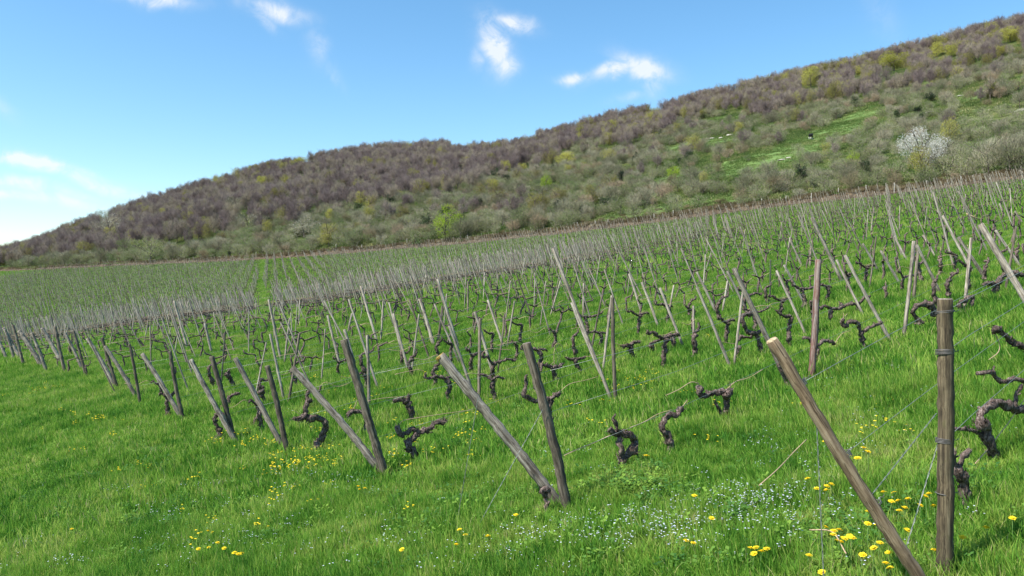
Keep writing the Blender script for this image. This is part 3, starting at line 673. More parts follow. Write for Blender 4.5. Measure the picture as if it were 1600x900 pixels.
hero_vine([('trunk', [(992, 564), (987, 551), (985, 540)], 3.4, 3.6), ('arm', [(985, 540), (973, 541)], 3.4, 2.8), ('arm', [(985, 538), (992, 534), (999, 533)], 3.2, 2.6)], 'wide-headed vine right of the dark upright post', [[(960, 536), (973, 540)]])
hero_vine([('trunk', [(1022, 551), (1020, 544), (1015, 538)], 3, 3.4), ('arm', [(1015, 538), (1028, 532), (1040, 526), (1048, 522)], 2.2, 2)], 'low vine whose thin arm runs right to its neighbour')
hero_vine([('trunk', [(1054, 546), (1052, 534), (1052, 525)], 3.8, 3.8), ('arm', [(1052, 525), (1061, 522)], 3, 2.4), ('arm', [(1052, 524), (1042, 524)], 2.6, 2)], 'sturdy vine at the foot of a pale leaning stake')
hero_vine([('trunk', [(1191, 555), (1187, 539), (1182, 521)], 3.6, 3.6), ('arm', [(1182, 521), (1169, 519), (1161, 506), (1160, 494), (1175, 489)], 3.4, 3), ('arm', [(1182, 521), (1193, 514)], 3, 3)], 'tall vine with a hooked left arm left of the tan brace top')
hero_vine([('trunk', [(1153, 562), (1153, 541)], 3.6, 4.4), ('arm', [(1153, 532), (1158, 526), (1173, 528), (1174, 522)], 2.4, 2)], 'stout vine at the foot of a V of two stakes', [[(1150, 538), (1128, 534)]])
hero_vine([('trunk', [(1231, 608), (1230, 590), (1222, 577), (1217, 568)], 4.4, 3.4)], 'vine peeping out behind the tan brace', [[(1217, 568), (1223, 560)]])
hero_vine([('trunk', [(1349, 549), (1348, 530), (1344, 518)], 4.4, 3.6), ('arm', [(1344, 518), (1341, 506), (1330, 502), (1319, 509), (1316, 498)], 3, 3.2), ('arm', [(1346, 520), (1356, 513), (1368, 508), (1379, 503)], 2.6, 2.4)], 'vine with uneven raised arms left of the thick mossy post', [[(1318, 498), (1318, 489)], [(1317, 498), (1324, 490)]])
hero_vine([('trunk', [(1276, 571), (1276, 555), (1277, 541)], 4.6, 3.6), ('arm', [(1277, 541), (1288, 533), (1299, 534), (1305, 538)], 2.8, 2.8), ('arm', [(1276, 541), (1264, 530), (1254, 529)], 3, 3)], 'vine standing behind the reddish split post', [[(1305, 536), (1315, 522), (1330, 516)]])
hero_vine([('trunk', [(1297, 504), (1298, 492), (1299, 484)], 3.6, 3.4), ('arm', [(1299, 483), (1290, 478), (1281, 482)], 2.6, 2.4), ('arm', [(1299, 482), (1313, 482), (1317, 478)], 2.6, 2.4)], 'T-shaped vine right of the reddish split post')
hero_vine([('trunk', [(1342, 488), (1341, 478)], 3.8, 3.4), ('arm', [(1341, 477), (1330, 474), (1318, 479), (1313, 474)], 2.8, 2.2), ('arm', [(1341, 474), (1350, 466), (1360, 462)], 2.4, 2)], 'knobbly vine with a long left arm behind two leaning stakes')
hero_vine([('trunk', [(1437, 510), (1435, 500), (1429, 492), (1427, 485), (1434, 477), (1446, 475), (1457, 480), (1461, 494)], 2.8, 5)], 'arched vine curling over just left of the thick mossy post', [[(1428, 468), (1440, 474)]])
hero_vine([('trunk', [(1502, 488), (1499, 473)], 4.4, 4.2), ('arm', [(1500, 473), (1510, 468), (1520, 464), (1517, 478)], 3.4, 3)], 'crooked pale vine at the foot of an upright grey stake')
hero_vine([('trunk', [(1556, 462), (1557, 445)], 4.4, 4.6), ('arm', [(1557, 445), (1545, 442), (1536, 445)], 3.4, 3), ('arm', [(1557, 443), (1565, 432), (1580, 427), (1600, 430)], 3.6, 3)], 'big-headed vine with a long arm towards the right border')
hero_vine([('trunk', [(1508, 797), (1505, 768), (1502, 748), (1495, 728)], 10, 11), ('arm', [(1496, 732), (1490, 716), (1488, 700)], 7, 5), ('arm', [(1499, 728), (1507, 713), (1516, 702)], 6, 7)], 'short shaggy two-pronged vine right beside the thick mossy post')
hero_vine([('trunk', [(1557, 719), (1550, 702), (1543, 684), (1541, 668)], 8, 11), ('arm', [(1541, 668), (1530, 658), (1535, 641), (1555, 630), (1575, 634), (1594, 640), (1625, 636)], 7, 9), ('arm', [(1543, 690), (1530, 678), (1515, 671), (1490, 669)], 5, 3.4), ('arm', [(1584, 640), (1588, 618), (1597, 600)], 5, 4), ('arm', [(1526, 584), (1540, 582), (1550, 583), (1560, 594), (1570, 597), (1583, 592), (1605, 596)], 4, 5)],
          'large contorted vine with thick looping arms at the right border', [[(1487, 775), (1515, 735), (1545, 700), (1562, 678), (1580, 655), (1610, 610)]])
v34 = hero_vine([('trunk', [(1640, 640), (1636, 600), (1628, 565)], 8, 8), ('arm', [(1628, 563), (1612, 550), (1595, 541), (1578, 532), (1565, 519), (1551, 514)], 6, 3.4)], 'vine arm with pale tip reaching in from the right border', [[(1551, 514), (1561, 535), (1560, 550), (1545, 562)]])
hero_vine([('trunk', [(853, 806), (855, 790), (853, 776)], 4, 4), ('arm', [(853, 776), (846, 768), (852, 763), (859, 768)], 5, 5.5)], 'small dead vine stump knotted against the foot of the lichen-topped brace')

# generic vines, built in local axes (x runs along the row)
def vine_variant(seed, lod=0):
    r = random.Random(seed); H = r.uniform(.34, .5); kind = seed % 5
    seg = 8 if lod == 0 else 4; rg = None if lod == 0 else 5
    pts = [(0, 0, -.06), (r.uniform(-.03, .03), 0, .02)]
    x = y = 0
    for k in range(3): x += r.uniform(-.06, .06); y += r.uniform(-.04, .04); pts.append((x, y, H * (k + 1) / 3))
    tr = MB(); knob_tube(tr, pts, .036, .034, seg, seed, rg, 1.35)
    arms = []; top = pts[-1]
    def arm(sgn, L, rise):
        p = [top]; 
        for k in range(3): p.append((top[0] + sgn * L * (k + 1) / 3, top[1] + r.uniform(-.04, .04), top[2] + rise * (k + 1) / 3 + r.uniform(-.035, .045)))
        if r.random() < .6: p.append((p[-1][0] + sgn * .02, p[-1][1], p[-1][2] + r.uniform(.03, .09)))
        a = MB(); knob_tube(a, p, .026, .019, seg, seed * 3 + sgn, rg and 5, 1.5); arms.append(a); return p[-1]
    ends = []
    if kind in (0, 1, 3): ends.append(arm(1, r.uniform(.18, .42), r.uniform(-.03, .1)))
    if kind in (0, 2, 3): ends.append(arm(-1, r.uniform(.15, .4), r.uniform(-.03, .1)))
    if kind == 4: ends.append(arm(r.choice((1, -1)), r.uniform(.1, .2), .12))
    canes = []
    if lod == 0:
        e = r.choice(ends); s = r.choice((1, -1)); c = MB()
        tube(c, resample([e, (e[0] + .1 * s, e[1], e[2] + .06), (e[0] + .32 * s, e[1] + .01, e[2] + r.uniform(-.04, .08)), (e[0] + .55 * s, e[1], e[2] + .02)], 10), .0042, 4, 0)
        canes.append(c)
    else:
        e = r.choice(ends); s = r.choice((1, -1))
        mbc = MB(); tube(mbc, [e, (e[0] + .2 * s, e[1], e[2] + .05), (e[0] + .5 * s, e[1], e[2])], .006, 3, 1); canes.append(mbc)
    return tr, arms, canes
VSH = {0: 'two-armed', 1: 'right-armed', 2: 'left-armed', 3: 'wide two-armed', 4: 'short-armed'}
VP = []
for s in range(10):
    tr, arms, canes = vine_variant(s)
    VP.append((tr.mesh('trunk', [M['bark']], True), [a.mesh('arm', [M['bark']], True) for a in arms], [c.mesh('cane', [M['cane']], True) for c in canes]))
def joined(mbs, name, mats):
    out = MB()
    for m_ in mbs:
        n0 = out.n
        for v in m_.V: out.V.append(v)
        out.F += [[i + n0 for i in f] for f in m_.F]; out.M += m_.M; out.n += m_.n
    return out.mesh(name, mats, True)
VSIMPLE = []
for s in range(10, 18):
    tr, arms, canes = vine_variant(s, 1); VSIMPLE.append((s, joined([tr] + arms + canes, 'grapevine_far', [M['bark'], M['cane']])))

# row layout
rows = []
for m_ in range(2, 175):
    q = 1.37 + 1.42 * m_; s0 = 4.68 + .121 * (q - 1.37)
    if m_ % 2: s0 += 3.0
    rows.append((m_, q, s0))
vines = []; stakes = []; endsx = []
hv = np.array(HERO_V); hs_ = np.array(HERO_ST)
for m_, q, s0 in rows:
    s = s0 + .7; k = 0
    while s < 330:
        p = NN * q + U * (s + random.uniform(-.12, .12)) + NN * random.uniform(-.05, .05); s += random.uniform(.95, 1.2); k += 1
        x, y = p
        if y < 1: continue
        t = x / y
        if y > d_edge(np.array(t)) - 1.2:
            if len(endsx) < 400 and abs(t) < .72: endsx.append((x, y))
            if y > 20: break
        if abs(t) > .70 + 1 / y or y < 12.2: continue
        if y > 38 and abs(x + .3135 * y) < .55: continue
        if np.min(np.hypot(hv[:, 0] - x, hv[:, 1] - y)) < .55: continue
        vines.append((x, y, m_, k))
    DS = 1.65; s = (0.78 * m_) % DS; s += DS * math.ceil((s0 + .5 - s) / DS); k = 0; jj = int(round((s - 0.78 * m_) / DS))
    while s < 330:
        far_ = NN[1] * q + U[1] * s
        p = NN * q + U * (s + random.gauss(0, .04 if far_ > 45 else .3)) + NN * random.uniform(-.06, .06); s += DS; jj += 1
        x, y = p
        tt_ = x / y; keep_ = 1.0 if (y > 20 and tt_ < .12) else .75 if tt_ < .28 else .45
        if (jj % 2 if keep_ < .6 else random.random() > keep_): continue
        if y > 38 and abs(x + .3135 * y) < .55: continue
        k += 1
        if y < 1: continue
        t = x / y
        if y > d_edge(np.array(t)) - .4 and y > 20: break
        if abs(t) > .70 + 1 / y or y < 13.5: continue
        if np.min(np.hypot(hs_[:, 0] - x, hs_[:, 1] - y)) < 1.0: continue
        stakes.append((x, y, m_, k))
        if 33 < y < 78 and tt_ < .1: stakes.append((x + .55, y + .57, m_, k + 500))
vines.sort(key=lambda v: v[1]); stakes.sort(key=lambda v: v[1])
inframe = lambda v: abs(v[0] / v[1]) < .645
print('vines', len(vines), 'stakes', len(stakes))
def ordn(n): return '%d%s' % (n, 'th' if 10 <= n % 100 <= 20 else {1: 'st', 2: 'nd', 3: 'rd'}.get(n % 10, 'th'))
NV = 300 - len(HERO_V); vi = [v for v in vines if inframe(v)][:NV]; vset = set(vi); ROT = math.atan2(U[1], U[0])
rowcount = {}
for i, (x, y, m_, k) in enumerate(vi):
    kind = i % 10; rowcount[m_] = rowcount.get(m_, 0) + 1
    rz = ROT + random.uniform(-.35, .35); sc = random.uniform(.85, 1.15)
    shp = VSH[kind % 5]
    label = '%s pruned vine, %s along the %s row behind the mossy post' % (shp, ordn(k), ordn(m_))
    if y < 19:
        e = empty('grapevine', (x, y, gz(x, y)), rz); e.scale = (sc,) * 3
        obj('trunk', VP[kind][0], e)
        for a in VP[kind][1]: obj('arm', a, e)
        for c in VP[kind][2]: obj('cane', c, e)
    else:
        s_, me = VSIMPLE[i % len(VSIMPLE)]; shp = VSH[s_ % 5]
        label = '%s pruned vine, %s along the %s row behind the mossy post' % (shp, ordn(k), ordn(m_))
        e = obj('grapevine', me, loc=(x, y, gz(x, y))); e.rotation_euler = (0, 0, rz); e.scale = (sc,) * 3
    tag(e, label, 'grapevine', 'pruned old vines in the rows')
rest = np.array([(x, y) for (x, y, a, b) in vines if (x, y, a, b) not in vset])
Z = ground(rest[:, 0], rest[:, 1]); n = len(rest)
E = np.zeros((n, 3)); E[:, 2] = ROT + RNG.uniform(-.35, .35, n) + math.pi * RNG.integers(0, 2, n)
stuff('distant_vines', 'countless pruned vines of the rows further up the slope', 'vines', [m for _, m in VSIMPLE], np.stack([rest[:, 0], rest[:, 1], Z], 1), E, np.stack([RNG.uniform(1.15, 1.6, n) * np.where((rest[:, 1] > 55) & (rest[:, 0] < .1 * rest[:, 1]), .95, 1), np.ones(n), RNG.uniform(.8, 1.1, n) * np.where((rest[:, 1] > 55) & (rest[:, 0] < .1 * rest[:, 1]), .85, 1)], 1), RNG.integers(0, len(VSIMPLE), n))

# stakes: prototypes one metre long
SP = [pole_mesh('stake', 1, .021, .018, [M[mm], M['old_end']], 300 + i, 2, 7, 8, .008) for i, mm in enumerate(['stake_pale', 'wood_grey', 'stake_pale', 'stake_brown', 'wood_grey', 'stake_pale', 'stake_pale'])]
SLK = ['pale', 'grey', 'pale', 'brown', 'grey', 'pale', 'pale']
VIEWX = Vector((1, 0, 0))
def stake_pose(x, y):
    g = .08 if y < 45 else .035
    if random.random() < (.66 if y < 45 else .93): lx, ly = random.gauss(-.38 if y < 45 else -.30, g), random.gauss(.0, g); L = random.uniform(1.35, 1.95)
    else: lx, ly = random.gauss(.07, .09), random.gauss(.05, .08); L = random.uniform(1.0, 1.4)
    v = Vector((lx, ly, 1)).normalized(); e = Vector((0, 0, 1)).rotation_difference(v).to_euler(); return e, L
NS = 300 - len(STAKES); n_in = 0; R_ = []
for (x, y, m_, k) in stakes:
    e, L = stake_pose(x, y); i = random.randrange(len(SP)); w = random.uniform(.8, 1.2) * (1 if y < 25 else .85 if y < 60 else 1.2)
    if inframe((x, y)) and n_in < NS:
        n_in += 1
        o = obj('stake', SP[i], loc=(x, y, gz(x, y))); o.rotation_euler = e; o.scale = (w, w, L)
        tag(o, '%s %s stake, %s along the %s row behind the mossy post' % ('slanting' if abs(e[1]) > .2 else 'upright', SLK[i], ordn(k), ordn(m_)), 'stake', G_ST)
    else: R_.append((x, y, e[0], e[1], e[2], w, L, i))
# dead-straight V pairs at the top edge of the vineyard belong to the same stuff
for (x, y) in endsx[::2]:
    for sg in (-.35, .3):
        e = Vector((0, 0, 1)).rotation_difference(Vector((sg + random.uniform(-.1, .1), 0, 1)).normalized()).to_euler(); w = random.uniform(.9, 1.3)
        R_.append((x + random.uniform(-.2, .2), y + random.uniform(.2, .9), e[0], e[1], e[2], w, random.uniform(1.2, 1.7), random.choice((1, 4, 5, 3))))
A = np.array(R_); Z = ground(A[:, 0], A[:, 1])
stuff('distant_stakes', 'countless pale stakes of the rows further up the slope', 'stakes', SP, np.stack([A[:, 0], A[:, 1], Z], 1), A[:, 2:5], np.stack([A[:, 5], A[:, 5], A[:, 6]], 1), A[:, 7].astype(int))

# ------------------------------------------------------------------ wires
def wire(name, P, r, label, group='trellis wires strung along the rows', m_='wire'):
    mb = MB(); tube(mb, np.array(P), r, 4, 0); o = obj(name, mb.mesh(name, [M[m_]], True)); tag(o, label, 'wire', group); return o
def row_wire(q, s0, s1, h, r=.0022):
    P = []
    for s in np.arange(s0, s1, 4.2):
        x, y = NN * q + U * s; P.append((x, y, gz(x, y) + h + .012 * math.sin(s * 1.3 + q)))
    return P
for k in range(1, 15):
    q = 1.37 + 2.84 * k; s0 = 4.68 + .121 * (q - 1.37)
    for j, h in enumerate((.42, .78, 1.1) if k < 5 else (.42, .9)):
        if k <= len(EPOST):
            _e, b_, t_, _L, _r = EPOST[k - 1]; f_ = min(h / (t_.z - b_.z), .96); a_ = b_ + (t_ - b_) * f_; q1 = b_.x * NN[0] + b_.y * NN[1]; s1 = b_.x * U[0] + b_.y * U[1]
            qe = q1; W_ = [tuple(a_)] + row_wire(qe, s1 + 1.6, s1 + 26 + k, h)
        else: W_ = row_wire(q, s0 + .1, s0 + 26 + k, h)
        wire('trellis_wire', W_, .0019, '%s thin wire of the %s row behind the mossy post' % (['lowest', 'middle' if k < 5 else 'top', 'top'][j], ordn(2 * k)))
d3 = lambda root, f, L: root.matrix_world @ Vector((0, 0, f * L))
bpy.context.view_layer.update()
A0 = pa[0]; B0 = ba[0]
for j, f in enumerate((.955, .81, .49)):
    a = A0.matrix_world @ Vector((0, 0, f * pa[3])); P = [tuple(a)]
    for s in np.arange(.5, 9, .6): P.append((a.x + U[0] * s, a.y + U[1] * s, a.z + .145 * s + .006 * math.sin(s * 3)))
    wire('trellis_wire', P, .002, '%s wire leaving the thick mossy post to the right' % ['top', 'middle', 'lowest'][j])
for j, f in enumerate((.83, .56)):
    a = B0.matrix_world @ Vector((0, 0, f * ba[3])); P = [tuple(a)]
    for s in np.arange(.5, 14, .7): P.append((a.x + U[0] * s, a.y + U[1] * s + .0 * s, a.z + .15 * s + .01 * math.sin(s * 1.1)))
    wire('trellis_wire', P, .002, '%s wire leaving the tan brace and passing behind the mossy post' % ['upper', 'lower'][j])
a = B0.matrix_world @ Vector((0, 0, .40 * ba[3])); c = at(1463, 646, 4.36)
def twisted(name, a, c, label):
    a = np.array(a); c = np.array(c); mb = MB(); ax = (c - a) / np.linalg.norm(c - a); n1 = np.cross(ax, [0, 0.3, 1]); n1 /= np.linalg.norm(n1); n2 = np.cross(ax, n1); L = np.linalg.norm(c - a); n = int(L / .012)
    for ph in (0, math.pi):
        P = [a + (c - a) * i / n + (n1 * math.cos(i * .75 + ph) + n2 * math.sin(i * .75 + ph)) * .0022 for i in range(n + 1)]
        tube(mb, P, .0016, 4, 0, cap=False)
    tag(obj(name, mb.mesh(name, [M['wire']], True)), label, 'wire', 'twisted tie wires of the end posts')
twisted('tie_wire', a, c, 'twisted tie wire from the tan brace up to the mossy post')
g1 = hit(1290, 905); twisted('tie_wire', at(1275, 640, 4.0), Vector((g1.x * .93, 3.9, gz(g1.x * .93, 3.9))) if False else at(1287, 905, 3.95), 'twisted wire hanging straight down from the tan brace')
twisted('tie_wire', at(1488, 620, 4.22), at(1412, 868, 4.1), 'twisted tie wire slanting between the mossy post and the foot of the tan brace')
ga = at(747, 622, pb[1].y - .1); gb = hit(712, 828); twisted('tie_wire', ga, gb, 'thin anchor wire dropping from the lichen-topped brace to the grass')
ga = at(848, 640, pb[1].y - .05); gb = hit(740, 835); twisted('tie_wire', ga, gb, 'thin anchor wire running from the dark leaning post to the grass')

# ------------------------------------------------------------------ flowers
def dandelion_head(seed, open_=1):
    r = random.Random(seed); mb = MB()
    for ring, (n, L, zt) in enumerate(((22, .019, .002), (18, .014, .006), (12, .008, .009))):
        for k in range(n):
            a = 6.283 * k / n + r.uniform(-.1, .1); l = L * r.uniform(.85, 1.1); w = .0022
            c, s = math.cos(a), math.sin(a)
            mb.add([(c * .002 - s * w * .5, s * .002 + c * w * .5, 0), (c * .002 + s * w * .5, s * .002 - c * w * .5, 0), (c * l + s * w, s * l - c * w, zt + r.uniform(-.002, .002)), (c * l - s * w, s * l + c * w, zt)], [[0, 1, 2, 3]])
    tube(mb, [(0, 0, -.006), (0, 0, .004)], [.004, .006], 8, 0)
    return mb
DH = [dandelion_head(i).mesh('flower_head', [M['yellow']]) for i in range(3)]
def stem_mesh(h):
    mb = MB(); tube(mb, resample([(0, 0, -.03), (.008, 0, h * .5), (0, 0, h)], 6), .0018, 5, 0); return mb.mesh('flower_stem', [M['flower_stem']], True)
SM = {h: stem_mesh(h) for h in (.11, .15, .19)}
DPX = [(1262,748),(1276,764),(1291,766),(1292,760),(1299,757),(1380,769),(1397,770),(1393,784),(1403,783),(1419,780),(1446,776),(1451,772),(1459,791),(1438,790),(1405,798),(1414,794),(1357,800),(1356,819),(1372,820),(1290,824),(1303,830),(1311,828),(1302,836),(1314,847),(1319,842),(1309,845),(1327,838),(1332,841),(1365,857),(1375,849),(1348,867),(1384,881),(1391,888),(1389,864),(1284,895),(1264,868),(1541,825),(1582,810),(1504,840),(1418,829),(1173,857),(1181,856),(1190,862),(1178,866),(1198,858),(1112,810),(1085,775),(1072,845),(1084,849),(806,805),(762,838),(718,828),(713,851),(727,836),(628,859),(562,765),(570,763),(560,760),(372,866),(378,865),(366,864),(350,857),(326,856),(310,858),(340,848),(332,832),(325,830),(112,827),(1460,860),(1350,700),(1356,706),(1326,712),(1300,700),(1290,690),(1340,716),(978,674),(1010,712)]
dl = []
for i, (px, py) in enumerate(DPX):
    h = random.choice(list(SM)); 
    # the head sits h above the ground: search along the ray
    t = (px - 800) / F; g = (450 - py) / F; zz = ground(t * DM, DM) - CAMZ + h; j = np.where(zz[1:] >= g * DM[1:])[0][0] + 1; d = DM[j]
    b = Vector((t * d, d, gz(t * d, d))); big = 1.05 if py > 740 else 1.4
    e = empty('dandelion', b, random.uniform(0, 6.28)); e.scale = (big, big, 1)
    obj('stem', SM[h], e); hd = obj('flower_head', DH[i % 3], e, (0, 0, h)); hd.rotation_euler = (random.uniform(-.5, .2), random.uniform(-.3, .3), 0)
    zone = ('between the tan brace and the mossy post' if 1370 < px < 1470 else 'right of the mossy post' if px >= 1470 else 'under the tan brace' if px > 1240 else 'in the small clump left of the tan brace' if px > 1150 else
            'in the grass below the loop-shaped vine' if px > 900 else 'in front of the lichen-topped brace' if px > 690 else 'in the open grass below the crooked post' if px > 450 else 'in the open grass at lower left')
    dl.append((e, zone, py, px))
dl.sort(key=lambda a: -a[2]); cnt = {}
for e, zone, py, px in dl:
    cnt[zone] = cnt.get(zone, 0) + 1
    tag(e, 'yellow dandelion %s, %s from the front' % (zone, ordn(cnt[zone])), 'dandelion', 'dandelions in the near grass')
# masses of small far flowers and white speckles
def flower_stuff(name, label, centres, mats, size, zh, n_each):
    mb = [MB() for _ in range(3)]
    for q, m_ in enumerate(mb):
        r = random.Random(q + 60)
        for k in range(7):
            x, y = r.uniform(-.12, .12), r.uniform(-.12, .12); z = zh * r.uniform(.6, 1.1)
            V = [(x, y, z + size * .2)] + [(x + math.cos(a) * size, y + math.sin(a) * size, z + r.uniform(-.2, .3) * size) for a in np.linspace(0, 6.283, 8)[:-1]]
            m_.add(V, [[0, 1 + j, 1 + (j + 1) % 7] for j in range(7)], 0)
    ms = [m_.mesh(name + '_sprig', mats) for m_ in mb]
    pts = []
    for (px, py, sx, sy, n) in centres:
        for _ in range(int(n * n_each)):
            p = hit(random.gauss(px, sx), min(random.gauss(py, sy), 899)); pts.append(tuple(p))
    P = np.array(pts); E = np.zeros((len(P), 3)); E[:, 2] = RNG.uniform(0, 6.28, len(P))
    stuff(name, label, 'flowers', ms, P, E, RNG.uniform(.7, 1.3, len(P)), RNG.integers(0, 3, len(P)))
flower_stuff('far_dandelions', 'drifts of yellow flowers scattered through the grass', [(480, 742, 45, 14, 26), (440, 700, 40, 12, 16), (520, 725, 30, 10, 14), (660, 700, 60, 25, 22), (120, 655, 40, 14, 14), (40, 615, 35, 12, 16), (150, 660, 20, 5, 8), (990, 600, 40, 7, 14), (1050, 620, 40, 8, 8), (250, 750, 120, 40, 14), (580, 650, 90, 30, 24), (780, 630, 120, 20, 10), (380, 690, 40, 10, 9), (700, 560, 300, 60, 26), (1380, 640, 60, 30, 7), (1200, 700, 150, 50, 8), (290, 850, 60, 20, 5), (500, 820, 160, 40, 7)], [M['yellow']], .0115, .13, .62)
flower_stuff('white_speedwell', 'tiny white and pale blue flowers speckling the grass', [(1165, 792, 45, 14, 90), (1100, 835, 80, 18, 60), (1020, 825, 60, 20, 55), (960, 850, 70, 20, 40), (1240, 690, 60, 40, 40), (320, 850, 90, 25, 50), (250, 790, 120, 30, 40), (480, 765, 80, 14, 40), (860, 860, 60, 20, 30), (1400, 640, 80, 40, 30), (1290, 800, 30, 40, 30), (60, 880, 60, 15, 20), (540, 860, 60, 20, 20), (700, 850, 500, 40, 90), (900, 720, 300, 50, 50)], [M['white_petal']], .0052, .10, .52)

def weed(seed):
    r = random.Random(seed); V = []; Fc = []
    for k in range(26):
        a = r.uniform(0, 6.28); d = r.uniform(.01, .11); x, y = math.cos(a) * d, math.sin(a) * d; z = r.uniform(.03, .13); L = r.uniform(.018, .042); w = L * .42; up = r.uniform(-.1, .6)
        c, s_ = math.cos(a), math.sin(a); b = len(V)
        V += [(x, y, z), (x + c * L * .5 - s_ * w, y + s_ * L * .5 + c * w, z + up * L * .5 + .004), (x + c * L, y + s_ * L, z + up * L), (x + c * L * .5 + s_ * w, y + s_ * L * .5 - c * w, z + up * L * .5 + .004)]
        Fc.append([b, b + 1, b + 2, b + 3])
    return mesh_from('weed', V, Fc, [M['weed']])
M['weed'] = leafmat('weed_leaves', (.05, .14, .03), (.10, .22, .04), (.20, .34, .05), .35, .8, 3, .5)
pts = []
for (px, py, sx, sy, n) in [(985, 762, 34, 14, 110), (300, 830, 120, 40, 70), (30, 620, 40, 30, 80), (620, 800, 150, 40, 80), (1100, 820, 200, 45, 70), (1400, 780, 150, 70, 40), (800, 700, 300, 60, 40), (260, 830, 6, 3, 10), (120, 780, 100, 60, 160)]:
    for _ in range(n): pts.append(tuple(hit(random.gauss(px, sx), min(random.gauss(py, sy), 898))))
P = np.array(pts); E = tilt(P, RNG.uniform(0, 6.28, len(P)))
stuff('ground_weeds', 'broad-leaved weeds among the grass', 'weeds', [weed(i) for i in range(4)], P, E, RNG.uniform(.55, 1.0, len(P)), RNG.integers(0, 4, len(P)))

# ------------------------------------------------------------------ trees and shrubs
def crown_mesh(name, kind, seed, H, W, base, n_tw, n_lf, tw_mat, lf_mat, tw_len=.55, tw_w=.035, lf=.16, dens=.75, upward=.8, lump=7):
    """twigs and leaves spread over clumps inside an ellipsoid that starts at height base"""
    r = np.random.default_rng(seed); cz = (H + base) / 2; rz = (H - base) / 2; rx = W / 2
    nc = lump; cl = []
    while len(cl) < nc * 3:
        v = r.normal(size=3); v /= np.linalg.norm(v); q = v * r.uniform(.35, .8); cl.append(q)
    cl = np.array(cl)
    V = []; Fc = []; MI = []
    def samp(n):
        c = cl[r.integers(0, len(cl), n)]; o = r.normal(size=(n, 3)); o /= np.linalg.norm(o, axis=1)[:, None]; p = c + o * (r.uniform(.3, 1, n) ** .6)[:, None] * r.uniform(.28, .42)
        ln = np.linalg.norm(p, axis=1); p = np.where((ln > 1.08)[:, None], p / ln[:, None], p)
        return p
    p = samp(n_tw); P = p * [rx, rx, rz] + [0, 0, cz]; P[:, 2] = np.maximum(P[:, 2], .05)
    D = p * [1, 1, .5] + [0, 0, upward] + r.normal(size=(n_tw, 3)) * .35; D /= np.linalg.norm(D, axis=1)[:, None]
    S = np.cross(D, r.normal(size=(n_tw, 3))); S /= np.linalg.norm(S, axis=1)[:, None]
    L = tw_len * r.uniform(.6, 1.3, n_tw)[:, None]; w = tw_w * r.uniform(.6, 1.3, n_tw)[:, None]
    A = P - D * L * .5 - S * w / 2; B = P - D * L * .5 + S * w / 2; C = P + D * L * .5
    Vt = np.stack([A, B, C], 1).reshape(-1, 3); Ft = np.arange(n_tw * 3).reshape(-1, 3); out_V = [Vt]; faces = Ft; mi = np.zeros(n_tw, int)
    if n_lf:
        p = samp(n_lf); P = p * [rx, rx, rz] + [0, 0, cz]; P[:, 2] = np.maximum(P[:, 2], .05)
        a = r.normal(size=(n_lf, 3)); a /= np.linalg.norm(a, axis=1)[:, None]; b = np.cross(a, r.normal(size=(n_lf, 3))); b /= np.linalg.norm(b, axis=1)[:, None]
        s = lf * r.uniform(.5, 1.2, n_lf)[:, None]
        Vl = np.stack([P - a * s * .5, P + b * s * .45, P + a * s * .6], 1).reshape(-1, 3)
        out_V.append(Vl); faces = np.vstack([faces, np.arange(n_lf * 3).reshape(-1, 3) + n_tw * 3]); mi = np.concatenate([mi, np.ones(n_lf, int)])
    return np.vstack(out_V), faces, mi, [tw_mat, lf_mat or tw_mat]
def trunk_mb(seed, H, W, base, r0, nl=6, bare=True):
    r = random.Random(seed); mb = MB(); lean = r.uniform(-.08, .08)
    tube(mb, resample([(0, 0, -.3), (lean * H * .3, 0, H * .3), (lean * H, .02 * H, H * .72)], 7), np.linspace(r0, r0 * .3, 7), 6, 0, .1, rnd=r)
    for k in range(nl):
        z0 = r.uniform(max(base * .6, .12 * H), H * .6); a = 6.283 * k / nl + r.uniform(-.4, .4); f = r.uniform(.6, .92); z1 = min(H * .95, z0 + r.uniform(.25, .5) * H)
        x1, y1 = math.cos(a) * W / 2 * f, math.sin(a) * W / 2 * f; x0 = lean * z0
        P = resample([(x0, 0, z0), (x0 + x1 * .4, y1 * .4, z0 + (z1 - z0) * .45), (x1, y1, z1)], 5); tube(mb, P, np.linspace(r0 * .5, r0 * .12, 5), 4, 0, .1, rnd=r)
        for q in range(2):
            b0 = P[2 + q]; a2 = a + r.uniform(-1, 1); L = W * .22
            tube(mb, [tuple(b0), (b0[0] + math.cos(a2) * L, b0[1] + math.sin(a2) * L, b0[2] + L * r.uniform(.3, 1))], [r0 * .2, r0 * .06], 3, 0, rnd=r)
    return mb
